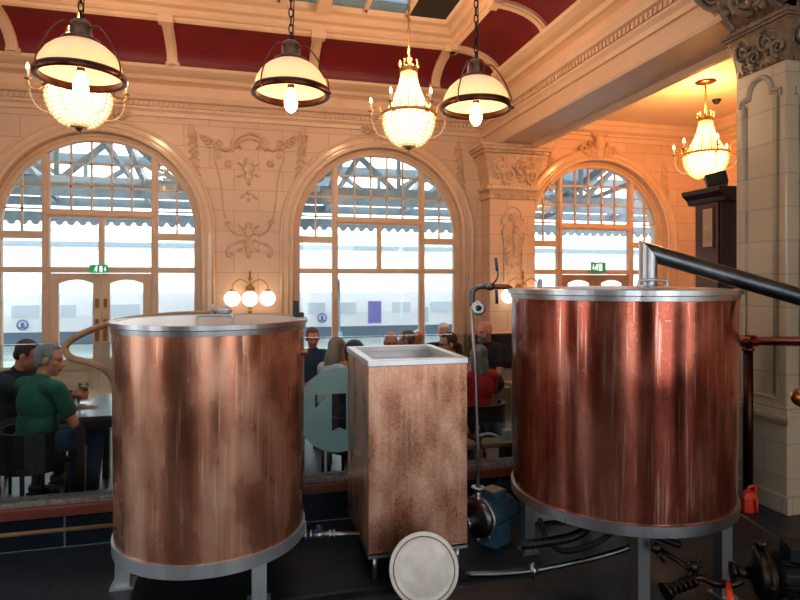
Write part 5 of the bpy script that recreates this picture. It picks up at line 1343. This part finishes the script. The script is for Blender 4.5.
# opposite canopy and buildings
co = thing('far_canopy', 'pale far platform canopy with fretted valance above the train', 'canopy', (0,0,0))
m = MB(); m.box(-34,44,25.9,26,2.18,3.0); x = -34
while x < 44: m.prism([(x,2.2),(x,2.05),(x+.12,1.9),(x+.24,2.05),(x+.24,2.2)],'y',25.92,25.98); x += .3
m.build('valance', M['pale'], co)
m = MB().box(-34,44,26,30.5,2.9,3.0); x = -34
while x < 44: m.box(x-.08,x+.08,26,30.4,2.5,2.9); x += 2.6
m.box(-34,44,28,28.2,2.2,2.5); m.build('soffit', M['steel_blue'], co)
for x in (-1.0,4.1,10.2,13.2,18):
    MB().cyl((x,28.1,ZP),(x,28.1,2.5),.13,n=14).lathe([(.24,0),(.24,.4),(.14,.5)],14,(x,28.1,ZP)).build('column', M['steel_blue'], co)
struct(MB().box(-40,45,25.2,30,ZP-.9,ZP-.05).build('ground_far_platform', M['plat']), 'far platform in front of the train', 'platform')
tr = thing('train_carriage', 'long white train standing at the far platform', 'train', (0,0,0))
yt = 32.0; hwp = lambda u, v: on(u, v, yt)
m = MB().prism([(yt,-.6),(yt-.05,.2),(yt,1.3),(yt+.4,2.0),(yt+2.4,2.0),(yt+2.8,1.3),(yt+2.85,.2),(yt+2.8,-.6)],'x',-36,46); m.build('body', M['train'], tr)
MB().box(-36,46,yt+.2,yt+2.6,-1.5,-.6).build('underframe', M['under'], tr)
for u0, u1 in ((-30,-4),(12,40),(61,76),(110,140),(308,325),(339,356),(392,410),(575,592),(598,618),(430,452)):
    a, b = hwp(u0, 319), hwp(u1, 305.5); a0 = on(u0,300,yt); MB().box(a0.x, b.x, yt-.07, yt-.03, .12, .72).build('window', M['trainwin'], tr)
a, b = hwp(368,324), hwp(381,303); tag(MB().box(a.x, b.x, yt-.08, yt-.03, -.45, .78).build('door', M['purple'], tr), 'violet door', None)
a = hwp(93,318); b = hwp(108,318); tag(MB().box(a.x,b.x,yt-.08,yt-.03,-.5,.8).build('door', M['tblue'], tr), 'blue door', None)
for u, v in ((23,325),(322,318)):
    c_ = hwp(u, v); m = MB().arc(c_.x, c_.z, yt-.09, yt-.05, .20, .26, 28, 0, 2*PI); m.box(c_.x-.06,c_.x+.06,yt-.09,yt-.05,c_.z-.12,c_.z+.12); m.box(c_.x-.14,c_.x+.14,yt-.09,yt-.05,c_.z-.16,c_.z-.1)
    m.build('emblem', M['tblue'], tr)
for x in range(-34,46,6): MB().cyl((x,yt+.3,-1.45),(x,yt+.5,-1.45),.42,n=20).build('wheel', M['iron'], tr)
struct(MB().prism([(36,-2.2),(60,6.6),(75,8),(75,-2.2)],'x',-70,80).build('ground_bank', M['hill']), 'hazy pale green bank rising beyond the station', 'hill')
bd = thing('station_building', 'long pale building on the bank beyond the tracks', 'building', (0,0,0))
MB().box(-30,40,37,40,-2,3.9).build('wall', M['pale'], bd); MB().box(-31,41,36.7,40.3,3.9,4.15).build('roof', M['steel_blue'], bd)
p_ = on(423,322,22); lm = thing('platform_machine', 'pale blue ticket post outside the middle window', 'post', (p_.x,22,ZP))
MB().cyl((0,0,0),(0,0,1.6),.08,n=14).build('post', M['steel_blue'], lm); MB().box(-.2,.2,-.1,.1,1.3,1.9).build('head', M['steel_blue'], lm, .03); MB().tube([(0,0,1.1),(-.35,0,.9),(-.35,0,.4)],.05,8).build('arm', M['steel_blue'], lm)

# ================================================================== LIGHT AND CAMERA
wd = bpy.data.worlds.new('World'); S.world = wd; wd.use_nodes = True
bg = wd.node_tree.nodes['Background']; bg.inputs['Color'].default_value = (.86,.94,1.0,1); bg.inputs['Strength'].default_value = 5.0
cam = bpy.data.cameras.new('camera'); co_ = bpy.data.objects.new('camera', cam); COL.objects.link(co_)
co_.location = (0,0,H); co_.rotation_euler = (PI/2, 0, -TH)
cam.sensor_width = 36; cam.lens = F/800*36; cam.shift_y = -(300-HV)/800; cam.clip_end = 300
cam.dof.use_dof = True; cam.dof.focus_distance = 4.0; cam.dof.aperture_fstop = 3.2
S.camera = co_
vs_ = S.view_settings; vs_.view_transform = 'Standard'; vs_.look = 'None'; vs_.gamma = 1.0; vs_.exposure = 0.0; vs_.use_curve_mapping = False
cy_ = S.cycles; cy_.max_bounces = 8; cy_.diffuse_bounces = 4; cy_.glossy_bounces = 5; cy_.transmission_bounces = 6; cy_.transparent_max_bounces = 16
cy_.caustics_reflective = False; cy_.caustics_refractive = False; cy_.sample_clamp_indirect = 6.0; cy_.use_denoising = True
